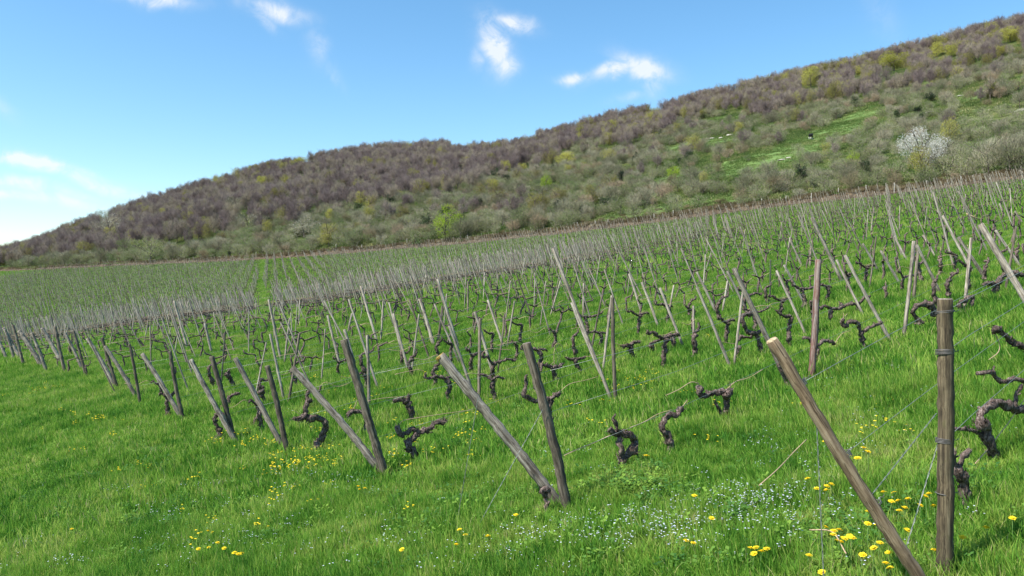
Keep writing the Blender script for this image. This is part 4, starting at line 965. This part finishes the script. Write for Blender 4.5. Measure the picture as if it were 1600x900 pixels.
KIN = {  # H, W, base, twigs, leaves, twig mat, leaf mat, twig len, twig w, leaf size, trunk r, upward
 'bare': (9.3, 6, 1.6, 2000, 0, 'tw_purple', None, .95, .046, .1, .16, .8),
 'bud': (9, 7.5, .5, 500, 3600, 'tw_purple', 'lf_bud', .7, .05, .26, .17, .7),
 'yel': (9, 7.5, .5, 250, 6500, 'tw_purple', 'lf_yellow', .6, .05, .26, .15, .7),
 'bright': (5, 5.6, .3, 300, 2600, 'tw_grey', 'lf_bright', .4, .03, .17, .1, .6),
 'olive': (2.6, 3.4, .0, 900, 1100, 'tw_grey', 'lf_olive', .42, .022, .10, .05, .9),
 'green': (2.4, 3.2, .0, 600, 1300, 'tw_grey', 'lf_green', .38, .022, .10, .05, .8),
 'brown': (2.9, 3.2, .0, 1500, 150, 'tw_tan', 'lf_olive', .5, .022, .09, .05, 1.1),
 'grey': (3.6, 3.6, .3, 1500, 260, 'tw_grey', 'lf_olive', .55, .024, .09, .07, 1.0),
 'dark': (3.2, 2.4, .0, 200, 2200, 'tw_purple', 'lf_dark', .3, .03, .16, .08, .7),
 'white': (7.5, 8.4, .3, 700, 7500, 'tw_grey', 'lf_white', .6, .035, .15, .17, .8),
 'pale': (4, 4, .2, 1200, 330, 'tw_grey', 'lf_white', .5, .03, .12, .07, .9),
 'russet': (2.4, 2.6, .0, 700, 500, 'tw_tan', 'lf_pink', .4, .022, .10, .05, .8),
 'leafy': (6, 6.5, .4, 900, 1700, 'tw_grey', 'lf_olive', .6, .03, .18, .1, .8)}
PROT = {}
def protos_of(kind, nvar):
    H, W, b, nt_, nl, tm, lm, tl, tw, lf, tr, up = KIN[kind]; out = []
    for v in range(nvar):
        sd = sum(map(ord, kind)) * 10 + v
        V, Fc, mi, mats = crown_mesh(kind, kind, sd, H, W, b, nt_, nl, M[tm], M[lm] if lm else None, tl, tw, lf, upward=up, lump=(9 if kind == 'white' else 5 + v))
        cm = mesh_from('crown', V, Fc, mats, mi)
        tb = trunk_mb(sd, H, W, b, tr, 7 if H > 4 else 5); tm_ = tb.mesh('trunk', [M['trunk']], True)
        TV = np.concatenate(tb.V); faces = [list(map(int, f)) for f in Fc] + [[i + len(V) for i in f] for f in tb.F]
        jm = mesh_from('tree_' + kind, np.vstack([V, TV]), faces, mats + [M['trunk']], list(mi) + [2] * len(tb.F))
        out.append((cm, tm_, jm))
    return out
for k, n in (('bare', 5), ('bud', 3), ('bright', 1), ('yel', 2), ('olive', 4), ('green', 3), ('brown', 3), ('grey', 3), ('dark', 2), ('white', 1), ('pale', 2), ('russet', 1), ('leafy', 2)): PROT[k] = protos_of(k, n)
NAMES = {'bare': ('bare_tree', 'tree'), 'bud': ('budding_tree', 'tree'), 'bright': ('leafy_bush', 'bush'), 'yel': ('budding_tree', 'tree'), 'olive': ('shrub', 'shrub'), 'green': ('shrub', 'shrub'), 'brown': ('shrub', 'shrub'), 'grey': ('bare_shrub', 'shrub'), 'dark': ('evergreen_bush', 'bush'), 'white': ('blossoming_tree', 'tree'), 'pale': ('blossoming_shrub', 'shrub'), 'russet': ('shrub', 'shrub'), 'leafy': ('leafy_tree', 'tree')}
TAKEN = []; TPX = []
def put_plant(p, kind, sh, sw, label, group=None, var=None):
    cm, tm_, _ = PROT[kind][(var if var is not None else random.randrange(99)) % len(PROT[kind])]
    e = empty(NAMES[kind][0], p, random.uniform(0, 6.28) if var is None else 0); e.scale = (sw, sw, sh)
    obj('crown', cm, e); obj('trunk', tm_, e); tag(e, label, NAMES[kind][1], group); return e
def plant(px, pyb, hpx, wpx, kind, label, group=None):
    t = (px - 800) / F; de = float(d_edge(np.array(t))); p = hit(px, pyb, de + 1.5)
    big = 1.15 if kind in ('bright', 'white', 'pale') else 1.0; H = hpx / F * p.y * big; W = wpx / F * p.y * big; p.z -= .1; TAKEN.append((p.x, p.y, W / 2)); TPX.append((px, pyb, wpx / 2, kind))
    return put_plant(p, kind, H / KIN[kind][0], W / KIN[kind][1], label, group)
PL = [(1440, 276, 76, 82, 'white', 'large white blossoming tree just above the terrace bank'), (695, 380, 52, 60, 'bright', 'vivid yellow-green round bush just above the vineyard edge'),
 (1267, 138, 34, 38, 'yel', 'tall yellow-green tree on the ridge left of the pair of round trees'), (1397, 112, 32, 58, 'yel', 'broad yellow-green tree crown spreading along the ridge'), (1463, 90, 25, 27, 'yel', 'left one of two small round yellow-green trees on the ridge'),
 (1487, 90, 22, 27, 'yel', 'pale yellow right one of two small round trees on the ridge'), (1578, 68, 26, 42, 'yel', 'yellow-green tree on the ridge near the upper right corner'), (1340, 120, 18, 20, 'yel', 'small pale yellow tree below the ridge line'),
 (1146, 142, 16, 22, 'yel', 'little yellow-green tree tucked under the ridge line'), (1018, 172, 20, 40, 'yel', 'low yellow-green tree on the ridge where it starts to steepen'), (470, 252, 22, 34, 'yel', 'olive-yellow tree on the wooded skyline left of the centre'),
 (164, 345, 26, 28, 'leafy', 'fresh green tree on the skyline slope at far left'), (172, 372, 36, 50, 'pale', 'broad pinkish pale tree in the left wood'), (235, 410, 46, 66, 'leafy', 'light green willow-like tree above the left end of the bank'), (195, 403, 36, 40, 'leafy', 'smaller light green tree beside the willow-like one'),
 (1545, 272, 66, 76, 'grey', 'big bare spreading tree right of the white blossoming tree'), (1168, 286, 32, 34, 'grey', 'small dark bare tree alone on the green slope'), (838, 332, 22, 12, 'dark', 'narrow dark evergreen bush on the lower slope'), (970, 288, 24, 18, 'dark', 'dark round evergreen bush in mid slope'),
 (1085, 282, 18, 22, 'dark', 'dark evergreen bush with yellow-green neighbour'), (855, 300, 26, 24, 'bright', 'yellow-green bush in mid slope left of the dark evergreens'), (885, 262, 26, 36, 'yel', 'pale yellow-green tree pair high in mid slope'), (1055, 280, 20, 30, 'bright', 'yellow-green bush left of a dark evergreen'),
 (1331, 258, 22, 26, 'bright', 'bright green round bush left of the white blossoming tree'), (358, 412, 13, 8, 'dark', 'tiny dark columnar bush on the bank top at left'), (1436, 180, 14, 24, 'dark', 'dark low evergreen high above the white blossoming tree'), (1535, 200, 24, 30, 'green', 'deep green bush high above the big bare tree'),
 (475, 372, 32, 54, 'pale', 'white-flowering shrub in the lower wood, widest of them'), (388, 362, 28, 42, 'pale', 'white-flowering shrub left of the widest one'), (370, 332, 24, 38, 'pale', 'pale flowering tree up in the left wood'), (285, 398, 12, 24, 'pale', 'low white-flowering shrub near the left end of the bank'),
 (616, 372, 12, 12, 'pale', 'tiny bright white flowering shrub left of the vivid bush'), (600, 350, 22, 34, 'pale', 'greyish flowering shrub at the foot of the wood'), (1372, 262, 26, 40, 'grey', 'grey bare shrub left of the white blossoming tree'), (445, 400, 20, 26, 'russet', 'russet shrub just above the bank at left of centre'),
 (580, 372, 16, 22, 'russet', 'russet shrub below the wood near the centre'), (1022, 325, 22, 14, 'russet', 'small orange-brown shrub above the bank'), (1492, 292, 20, 16, 'russet', 'orange-brown shrub under the white blossoming tree'), (318, 408, 18, 30, 'russet', 'russet shrub behind the left bank'),
 (1590, 145, 26, 40, 'russet', 'orange-tinted shrub on the slope near the right border'), (185, 320, 22, 30, 'grey', 'bare tree rising above the skyline at left'), (55, 372, 22, 22, 'grey', 'bare round tree on the skyline at far left'), (515, 345, 20, 16, 'yel', 'small yellow-green tree in the wood above the white shrubs'), 
 (410, 358 - 60, 24, 22, 'yel', 'olive-green tree high in the left wood'), (1160, 345 - 15, 16, 30, 'green', 'fresh green low bush just above the bank right of centre'), (1050, 318, 22, 32, 'green', 'dark green rounded bush above the bank'), (1250, 312, 16, 26, 'pale', 'whitish shrub on the bank top right of centre'), (1455, 160, 18, 22, 'dark', 'dark green bush on the upper right slope'),
 (1510, 120, 20, 34, 'grey', 'grey bare trees in a tight clump below the ridge'), (780, 300 - 20, 22, 18, 'dark', 'dark ivy-clad tree in the middle of the wood'), (560, 335, 20, 22, 'dark', 'dark evergreen low in the wood left of centre'), (610, 325, 22, 26, 'dark', 'dark ivy-clad tree beside another low in the wood'), (715, 275, 20, 20, 'dark', 'dark evergreen high in the wood')]
for a in PL: plant(*a)

# rough pasture over the whole hillside
M['pasture'] = leafmat('hill_pasture', (.085, .14, .04), (.145, .21, .055), (.23, .255, .09), .35, .05, .6, .3, attr=True)
hp = []
for q in range(3):
    m_ = grass_patch(4.2, 620, .42, .13, 70 + q, 1, 1.3); m_.materials[0] = M['pasture']; hp.append(m_)
M['meadow_turf'] = leafmat('meadow_turf', (.085, .145, .035), (.13, .20, .05), (.20, .24, .075), .35, .08, .8, .2, attr=True)
for q in range(2):
    m_ = grass_patch(4.2, 620, .16, .12, 80 + q, 1, 1.3); m_.materials[0] = M['meadow_turf']; hp.append(m_)
gx_, gy_ = np.meshgrid(np.arange(-360, 340, 2.7), np.arange(70, 460, 2.7)); x = gx_.ravel(); y = gy_.ravel(); x = x + RNG.uniform(-1.2, 1.2, len(x)); y = y + RNG.uniform(-1.2, 1.2, len(y))
k_ = (np.abs(x / y) < .76) & (y > d_edge(x / y) + 3.2) & (y < d_ridge(x / y) - 4); x = x[k_]; y = y[k_]
zz_ = ground(x, y); qx, qy = 800 + F * x / y, 450 - F * (zz_ - CAMZ) / y; inm = np.zeros(len(x), bool)
for poly in MEADOWS: inm |= inpoly(qx + 5 * np.sin(qy * .9), qy + 2 * np.sin(qx * .2), poly)
P = np.stack([x, y, ground(x, y)], 1); ss_ = RNG.uniform(.8, 1.2, len(x)); print('pasture', len(x))
stuff('hillside_pasture', 'rough olive pasture grass covering the open hillside', 'grass', hp, P, tilt(P, RNG.uniform(0, 6.28, len(x))), np.stack([ss_, ss_, ss_ * np.clip(1 + .8 * vnoise(x, y, 9, 3), .3, 2)], 1), np.where(inm, RNG.integers(3, 5, len(x)), RNG.integers(0, 3, len(x))))

# candidate points over the hillside
def hill_points(sp):
    n = int(720 * 520 / sp ** 2); x = RNG.uniform(-370, 350, n); y = RNG.uniform(60, 540, n)
    t = x / y; de = d_edge(t); dr = d_ridge(t); k = (np.abs(t) < .80) & (y > de + 1.8) & (y < dr + 14)
    x, y, t, de, dr = x[k], y[k], t[k], de[k], dr[k]; z = ground(x, y)
    px = 800 + F * t; py = 450 - F * (z - CAMZ) / y; pe = np.interp(px, EPX, EPY); ps = np.interp(px, SPX, SPY)
    return x, y, z, px, py, (pe - py) / np.maximum(pe - ps, 5), (y - de) / (dr - de)
x, y, z, px, py, v, u = hill_points(1.75)
VF = np.interp(px, [0, 200, 400, 600, 700, 800, 900, 1000, 1100, 1300, 1600], [.10, .18, .28, .38, .48, .58, .66, .70, .74, .70, .68])
edge = v - VF + .10 * vnoise(px, py, 40, 2) + .06 * vnoise(x, y, 12, 6)
mead = np.zeros(len(x), bool)
for poly in MEADOWS: mead |= inpoly(px, py, poly)
for (tx, ty, tr) in TAKEN:      # keep other plants off the hand-placed ones and out of the line in front of them
    mead |= (np.hypot(x - tx, y - ty) < tr * .55)
u_mid = lambda a, b: (float(np.interp(a, EPX, EPY)) - b) / (float(np.interp(a, EPX, EPY)) - float(np.interp(a, SPX, SPY))) > .7
nb = np.where(edge > 0, 6.5, 2.3) * F / y
for (tx, ty, tw, tk) in TPX: mead |= (np.abs(px - tx) < tw * (.9 if tk in ('yel', 'bright') else .6)) & (py > ty - 2) & (py < ty + nb * (.75 if u_mid(tx, ty) else .30))
rn = RNG.random(len(x)); rk = RNG.random(len(x))
forest = (edge > 0) & ~mead
dens_f = np.where(u > .97, .42, .30)
clump = vnoise(x, y, 7, 9) * .5 + .5
shrub = (edge <= 0) & ~mead
keep_f = forest & (rn < dens_f * .66)
openz = np.clip((px - 900) / 200, 0, 1) * np.clip((v - .10) / .1, 0, 1) * np.clip((.68 - v) / .1, 0, 1)
keep_s = shrub & (rn < (.40 + .5 * clump) * (1 - .72 * openz * (clump < .8))) 
few = mead & (rn < .012) & (edge < 0)
lists = {'wood': [], 'scrub': []}
for i in np.where(keep_f)[0]:
    a = rk[i]; right = px[i] > 900
    kind = 'bare' if a < (.74 if right else .86) else 'bud' if a < (.93 if right else .92) else 'grey' if a < .975 else 'dark'
    s = random.uniform(.65, .95) * (.85 if u[i] < .9 else 1.0 if not right else 1.2)
    if kind in ('grey',): s *= 1.7
    if kind == 'dark': s *= 1.1
    lists['wood'].append((x[i], y[i], z[i] - .15, kind, s, s * random.uniform(.85, 1.1), px[i], py[i], u[i]))
for i in np.where(keep_s | few)[0]:
    a = rk[i]; low = v[i] < .12
    nz = vnoise(np.array([x[i]]), np.array([y[i]]), 16, 11)[0] * .22
    a2 = a + nz; 
    kind = 'green' if a2 < .26 else 'olive' if a2 < .66 else 'brown' if a2 < .76 else 'grey' if a2 < .92 else 'bare' if a2 < .97 and v[i] > .2 else 'dark' if a2 > 1.06 else 'olive'
    if random.random() < .02: kind = 'bud'
    s = random.uniform(.55, 1.25) * (1.15 if low else 1)
    if kind in ('bare', 'bud'): s *= .5
    lists['scrub'].append((x[i], y[i], z[i] - .08, kind, s, s * random.uniform(.9, 1.2), px[i], py[i], u[i]))
print('wood', len(lists['wood']), 'scrub', len(lists['scrub']))
DESC = {'bare': 'bare brown tree', 'bud': 'olive budding tree', 'grey': 'bare grey shrub', 'dark': 'dark evergreen bush', 'olive': 'fuzzy olive shrub', 'green': 'leafy green shrub', 'brown': 'tan twiggy shrub'}
def third(px): return 'left of the vivid bush' if px < 660 else 'right of the vivid bush' if px < 1150 else 'near the white blossoming tree'
for nm, N_, lab, cat in (('wood', 150, 'leafless wood of purplish brown trees covering the ridge', 'wood'), ('scrub', 170, 'olive and tan scrub covering the lower hillside', 'scrub')):
    L = lists[nm]
    vis = [q for q in L if 0 < q[6] < 1600]
    size = lambda q: -(KIN[q[3]][0] * q[4]) / q[1] - (.05 if (nm == 'wood' and q[8] > .96) else 0)
    vis.sort(key=size); ind = set(id(q) for q in vis[:N_]); cn = {}
    for q in vis[:N_]:
        where = 'on the skyline' if q[8] > .93 else 'in the wood' if nm == 'wood' else 'just above the bank' if q[8] < .1 else 'on the lower slope'
        lb = '%s %s, %s' % (DESC[q[3]], where, third(q[6])); cn.setdefault(lb, []).append(q)
    for lb, qs in cn.items():
        qs.sort(key=lambda q: q[6])
        for i, q in enumerate(qs):
            put_plant((q[0], q[1], q[2]), q[3], q[4], q[5], lb if len(qs) == 1 else '%s %s, from the left' % (ordn(i + 1), lb), {'wood': 'trees of the leafless wood', 'scrub': 'shrubs of the lower hillside'}[nm])
    restq = [q for q in L if id(q) not in ind]
    kinds = sorted(set(q[3] for q in restq)); pr = []; o0 = {}
    for k in kinds: o0[k] = (len(pr), len(PROT[k])); pr += [p[2] for p in PROT[k]]
    n = len(restq); P = np.array([[q[0], q[1], q[2]] for q in restq]); E = np.zeros((n, 3)); E[:, 2] = RNG.uniform(0, 6.28, n)
    stuff({'wood': 'distant_wood', 'scrub': 'hillside_scrub'}[nm], lab, cat, pr, P, E, np.array([[q[5], q[5], q[4]] for q in restq]), [o0[q[3]][0] + random.randrange(o0[q[3]][1]) for q in restq])

# dry grass on the bank
def dry_tuft(seed):
    r = random.Random(seed); V = []; Fc = []
    for _ in range(60):
        x, y = r.gauss(0, .22), r.gauss(0, .22); a = r.uniform(0, 6.28); h = r.uniform(.15, .5); l = r.uniform(.1, .4) * h * 2; w = .02
        b = len(V); V += [(x - w, y, 0), (x + w, y + w, 0), (x + math.cos(a) * l, y + math.sin(a) * l - .0, h)]; Fc.append([b, b + 1, b + 2])
    return mesh_from('dry_tuft', V, Fc, [M['dry_grass']])
tt = RNG.uniform(-.70, .70, 3600); de = d_edge(tt); dd = de + RNG.uniform(.9, 2.8, len(tt)) + (RNG.random(len(tt)) < .2) * RNG.uniform(0, 5, len(tt))
P = np.stack([tt * dd, dd, ground(tt * dd, dd)], 1); E = np.zeros((len(P), 3)); E[:, 2] = RNG.uniform(0, 6.28, len(P))
stuff('dry_bank_grass', 'dry straw-coloured grass hanging over the earth bank', 'grass', [dry_tuft(i) for i in range(3)], P, E, RNG.uniform(.6, 1.3, len(P)), RNG.integers(0, 3, len(P)))

# pale fence posts on the bank
FP = [(180, 418 + 2, 3), (525, 396, 9), (565, 392, 7), (636, 392, 9), (730, 385, 8), (1268, 320, 17), (1220 - 30, 333, 9), (1228, 318 + 5, 8), (1310, 312, 8), (1353, 305, 9), (1397, 305, 20), (1448, 300, 8), (1502, 285, 18), (902, 370, 8), (930, 365, 8), (950, 361, 7), (1022, 345, 8), (1052, 340, 9), (400, 405, 8)]
fpm = pole_mesh('fence_post', 1, .045, .04, [M['fence_pale'], M['cut_wood']], 77, 1, 8, 6, .004)
for i, (px, py, h) in enumerate(sorted(FP)):
    t = (px - 800) / F; d = float(d_edge(np.array(t))) + (1.2 if h < 15 else .1); x = t * d; zb = gz(x, d)
    o = obj('fence_post', fpm, loc=(x, d, zb - .05)); H = max(h / F * d, .8); o.scale = (1, 1, H); o.rotation_euler = (0, random.uniform(-.04, .04), 0)
    tag(o, '%s pale fence post from the left on the terrace bank' % ordn(i + 1), 'fence post', 'pale fence posts on the terrace bank')

# limestone outcrops
def rock_mesh(seed):
    r = random.Random(seed); bpy_v = []
    import bmesh
    bm = bmesh.new(); bmesh.ops.create_icosphere(bm, subdivisions=2, radius=1)
    for v in bm.verts: v.co = Vector((v.co.x * r.uniform(.8, 1.1), v.co.y * r.uniform(.8, 1.1), v.co.z * r.uniform(.7, 1.1)))
    me = bpy.data.meshes.new('rock_outcrop'); bm.to_mesh(me); bm.free(); me.materials.append(M['rock']); return me
RM = [rock_mesh(i) for i in range(3)]
RK = [(1112, 217, 12, 3), (1140, 212, 12, 4), (1126, 216, 8, 3), (1102, 233, 12, 3), (1085, 231, 8, 2.5), (1119, 230, 5, 3), (1222, 250, 16, 2.5), (1232, 247, 9, 2.5), (1452, 176, 20, 3.5), (1594, 174, 18, 6), (1500, 150, 12, 2), (1068, 243, 6, 2), (1139, 247, 7, 2), (925, 211, 22, 2.2), (1180, 190, 8, 2)]
for i, (px, py, w, h) in enumerate(RK):
    p = hit(px, py, float(d_edge(np.array((px - 800) / F))) + 2); o = obj('rock_outcrop', RM[i % 3], loc=p); o.scale = (w / 2 / F * p.y, w / 2 / F * p.y * .7, h * .75 / F * p.y); o.rotation_euler = (0, -.1, random.uniform(-.4, .4))
    lab = ['left', 'widest', 'middle', 'lower left', 'lowest far left', 'small lower right', 'longest', 'upper right', 'isolated', 'largest', 'thin', 'tiny', 'low', 'long thin', 'little'][i]
    loc = 'in the cluster above mid slope' if i < 6 else 'in the green meadow strip' if i < 8 else 'above the white blossoming tree' if i == 8 else 'at the right border' if i == 9 else 'on the upper right slope' if i == 10 else 'left of the outcrop cluster' if i == 11 else 'below the outcrop cluster' if i == 12 else 'on the ledge under the wood' if i == 13 else 'above the outcrop cluster'
    tag(o, '%s pale limestone outcrop %s' % (lab, loc), 'rock', 'limestone outcrops on the slope')

# the black cow on the meadow
def cow():
    p = hit(1267, 218, 110); e = empty('cow', p + Vector((0, 0, .0)), R(52))
    s = 9.5 / F * p.y / 1.45; e.scale = (s,) * 3
    mb = MB()
    tube(mb, resample([(-.8, 0, 1.05), (-.4, 0, 1.02), (.1, 0, 1.0), (.6, 0, 1.08), (.9, 0, 1.25), (1.1, 0, 1.5)], 16), [.22, .33, .36, .37, .38, .39, .38, .37, .36, .34, .32, .28, .24, .2, .17, .15], 10)
    tube(mb, resample([(1.05, 0, 1.55), (1.2, 0, 1.5), (1.48, 0, 1.3)], 6), [.12, .16, .15, .12, .1, .08], 8)
    for sy in (-1, 1):
        tube(mb, [(1.1, sy * .1, 1.6), (1.07, sy * .28, 1.62)], [.05, .02], 5); tube(mb, [(1.15, sy * .08, 1.64), (1.16, sy * .2, 1.78)], [.03, .01], 5)
        tube(mb, resample([(.62, sy * .2, .95), (.64, sy * .2, .55), (.62, sy * .2, .42)], 5), [.14, .11, .08, .07, .06], 7)
        tube(mb, resample([(-.68, sy * .2, 1.0), (-.60, sy * .2, .62), (-.76, sy * .2, .48)], 5), [.2, .15, .1, .08, .07], 7)
    tube(mb, [(-.86, 0, 1.25), (-1.0, 0, .9), (-.98, 0, .45)], [.04, .025, .05], 5)
    obj('body', mb.mesh('body', [M['cow_black']], True), e)
    for sy in (-1, 1):
        for (x, x2) in ((.62, .62), (-.76, -.7)):
            mb = MB(); tube(mb, [(x, sy * .2, .45), (x2, sy * .2, .1), (x2 + .03, sy * .2, -.02)], [.07, .055, .07], 7); obj('lower_leg', mb.mesh('lower_leg', [M['cow_white']], True), e)
    tag(e, 'small black cow with white legs standing in the hillside meadow', 'cow')
cow()
# a fallen stick above the vines at right
b = at(1510, 334, 24); c = at(1531, 343, 24); mb = MB(); tube(mb, [(0, 0, 0), tuple((c - b) * .5), tuple(c - b)], .02, 6, 0, .1)
tag(obj('stick', mb.mesh('stick', [M['cut_wood']]), loc=b), 'short pale stick hanging on a wire above the thick leaning pole', 'stick')
# pruned canes lying in the grass
for i, (pts, lab) in enumerate([([(1186, 785), (1215, 765), (1240, 730), (1260, 715)], 'long yellowish cane lying in the grass left of the tan brace'), ([(1265, 860), (1300, 872), (1322, 900)], 'dry cane lying in the grass under the tan brace')]):
    P = [hit(*q) for q in pts]; o0_ = P[0]; mb = MB(); tube(mb, resample([tuple(q - o0_ + Vector((0, 0, .12 + .03 * (k % 2)))) for k, q in enumerate(P)], 14), .004, 5, 0, .1)
    tag(obj('pruned_cane', mb.mesh('pruned_cane', [M['cane']], True), loc=o0_), lab, 'cane')

# ------------------------------------------------------------------ sky, sun, camera
SUN_EL, SUN_AZ = R(52), R(-118)      # azimuth measured from +y towards +x
w = bpy.data.worlds.new('World'); scene.world = w; w.use_nodes = True; nt = w.node_tree
bg = nt.nodes['Background']; sky = nt.nodes.new('ShaderNodeTexSky'); sky.sky_type = 'NISHITA'; sky.sun_disc = False
sky.sun_elevation = SUN_EL; sky.sun_rotation = SUN_AZ; sky.air_density = 1.0; sky.dust_density = .6; sky.ozone_density = 2.0; sky.altitude = 300
tc = nt.nodes.new('ShaderNodeTexCoord')
def dirv(px, py): return Vector(((px - 800) / F, 1, (450 - py) / F)).normalized()
CLOUDS = [  # px, py, half length, half width, slope angle in degrees (picture, clockwise down), strength
 (768, 72, 38, 19, 70, .95), (795, 42, 34, 10, 5, .8), (783, 102, 22, 17, 60, .75), (742, 92, 16, 10, 80, .25), (1008, 108, 36, 17, 20, .95), (1018, 130, 24, 16, 60, .5), (962, 113, 40, 9, -22, .75), (898, 127, 24, 7, -5, .65),
 (430, 20, 42, 15, 15, .6), (415, 34, 24, 9, 40, .4), (252, 2, 46, 9, 5, .6), (498, 76, 26, 16, 70, .22), (30, 248, 95, 8, 13, .8), (125, 277, 100, 10, 17, .6), (5, 273, 60, 8, 15, .75), (5, 297, 36, 9, 3, .8), (105, 312, 80, 10, 14, .5), (60, 290, 80, 10, 12, .45), (985, 152, 30, 8, -10, .2), (530, 122, 20, 10, 60, .15), (1380, 15, 40, 20, 60, .08), (0, 170, 20, 12, 50, .15)]
nz = nt.nodes.new('ShaderNodeTexNoise'); nz.inputs['Scale'].default_value = 34; nz.inputs['Detail'].default_value = 8; nz.inputs['Roughness'].default_value = .62; nz.inputs['Distortion'].default_value = .6; nt.links.new(tc.outputs['Generated'], nz.inputs['Vector'])
wz = nt.nodes.new('ShaderNodeTexNoise'); wz.inputs['Scale'].default_value = 14; wz.inputs['Detail'].default_value = 5; nt.links.new(tc.outputs['Generated'], wz.inputs['Vector'])
ws = nt.nodes.new('ShaderNodeVectorMath'); ws.operation = 'MULTIPLY_ADD'; ws.inputs[1].default_value = (.04,) * 3; ws.inputs[2].default_value = (-.02,) * 3
nt.links.new(wz.outputs['Color'], ws.inputs[0]); wa = nt.nodes.new('ShaderNodeVectorMath'); wa.operation = 'ADD'; nt.links.new(tc.outputs['Generated'], wa.inputs[0]); nt.links.new(ws.outputs[0], wa.inputs[1])
DIR = wa.outputs[0]
def mth(op, a, b=None):
    n_ = nt.nodes.new('ShaderNodeMath'); n_.operation = op
    for i, q in enumerate((a, b)):
        if q is None: continue
        if isinstance(q, (int, float)): n_.inputs[i].default_value = q
        else: nt.links.new(q, n_.inputs[i])
    return n_.outputs[0]
def dot(vec):
    n_ = nt.nodes.new('ShaderNodeVectorMath'); n_.operation = 'DOT_PRODUCT'; nt.links.new(DIR, n_.inputs[0]); n_.inputs[1].default_value = vec; return n_.outputs['Value']
total = None
for (px, py, hl, hw, ang, st) in CLOUDS:
    c = dirv(px, py); a = (dirv(px + math.cos(R(ang)), py + math.sin(R(ang))) - c).normalized(); b = c.cross(a).normalized(); a = b.cross(c)
    k = F / c[1] ** -1 if False else 1
    sc = 1 / math.sqrt(1 + ((px - 800) / F) ** 2 + ((450 - py) / F) ** 2)      # pixels to radians at this spot
    x_ = mth('MULTIPLY', dot(a), F / hl / sc ** 1); y_ = mth('MULTIPLY', dot(b), F / hw / sc ** 1)
    r2 = mth('ADD', mth('MULTIPLY', x_, x_), mth('MULTIPLY', y_, y_)); front = mth('GREATER_THAN', dot(c), 0)
    g = mth('MULTIPLY', mth('MULTIPLY', mth('EXPONENT', mth('MULTIPLY', r2, -1.1)), st), front)
    total = g if total is None else mth('MAXIMUM', total, g)
nm = mth('MULTIPLY', mth('SUBTRACT', nz.outputs['Fac'], .30), 2.6)
dens = mth('MULTIPLY', mth('MULTIPLY', total, mth('MAXIMUM', nm, 0.12)), 1.95)
cl = nt.nodes.new('ShaderNodeClamp'); nt.links.new(dens, cl.inputs[0]); cl.inputs[2].default_value = .85
hsv = nt.nodes.new('ShaderNodeHueSaturation'); hsv.inputs['Hue'].default_value = .491; hsv.inputs['Saturation'].default_value = SKY_SAT = 1.21; nt.links.new(sky.outputs[0], hsv.inputs['Color'])
cm = nt.nodes.new('ShaderNodeMix'); cm.data_type = 'RGBA'; nt.links.new(cl.outputs[0], cm.inputs[0]); nt.links.new(hsv.outputs[0], cm.inputs[6]); cm.inputs[7].default_value = (4.3, 4.5, 4.75, 1)
nt.links.new(cm.outputs[2], bg.inputs[0]); bg.inputs[1].default_value = .112
sun = bpy.data.lights.new('sun', 'SUN'); sun.energy = 4.0; sun.angle = R(.53); sun.color = (1, .95, .88)
so = bpy.data.objects.new('sun', sun); col.objects.link(so)
sd = Vector((math.sin(SUN_AZ) * math.cos(SUN_EL), math.cos(SUN_AZ) * math.cos(SUN_EL), math.sin(SUN_EL)))
so.rotation_euler = Vector((0, 0, -1)).rotation_difference(-sd).to_euler(); so.location = (0, 0, 60)
cam = bpy.data.cameras.new('camera'); cam.lens = 36 * F / 1600; cam.sensor_width = 36; cam.clip_end = 20000; cam.clip_start = .05
co = bpy.data.objects.new('camera', cam); col.objects.link(co); co.location = (0, 0, CAMZ); co.rotation_euler = (R(90), 0, 0); scene.camera = co
scene.view_settings.view_transform = 'Standard'; scene.view_settings.look = 'None'; scene.view_settings.gamma = 1; scene.view_settings.exposure = 1.0
scene.cycles.max_bounces = 6; scene.cycles.diffuse_bounces = 3; scene.cycles.transmission_bounces = 3; scene.cycles.transparent_max_bounces = 4; scene.cycles.use_denoising = True
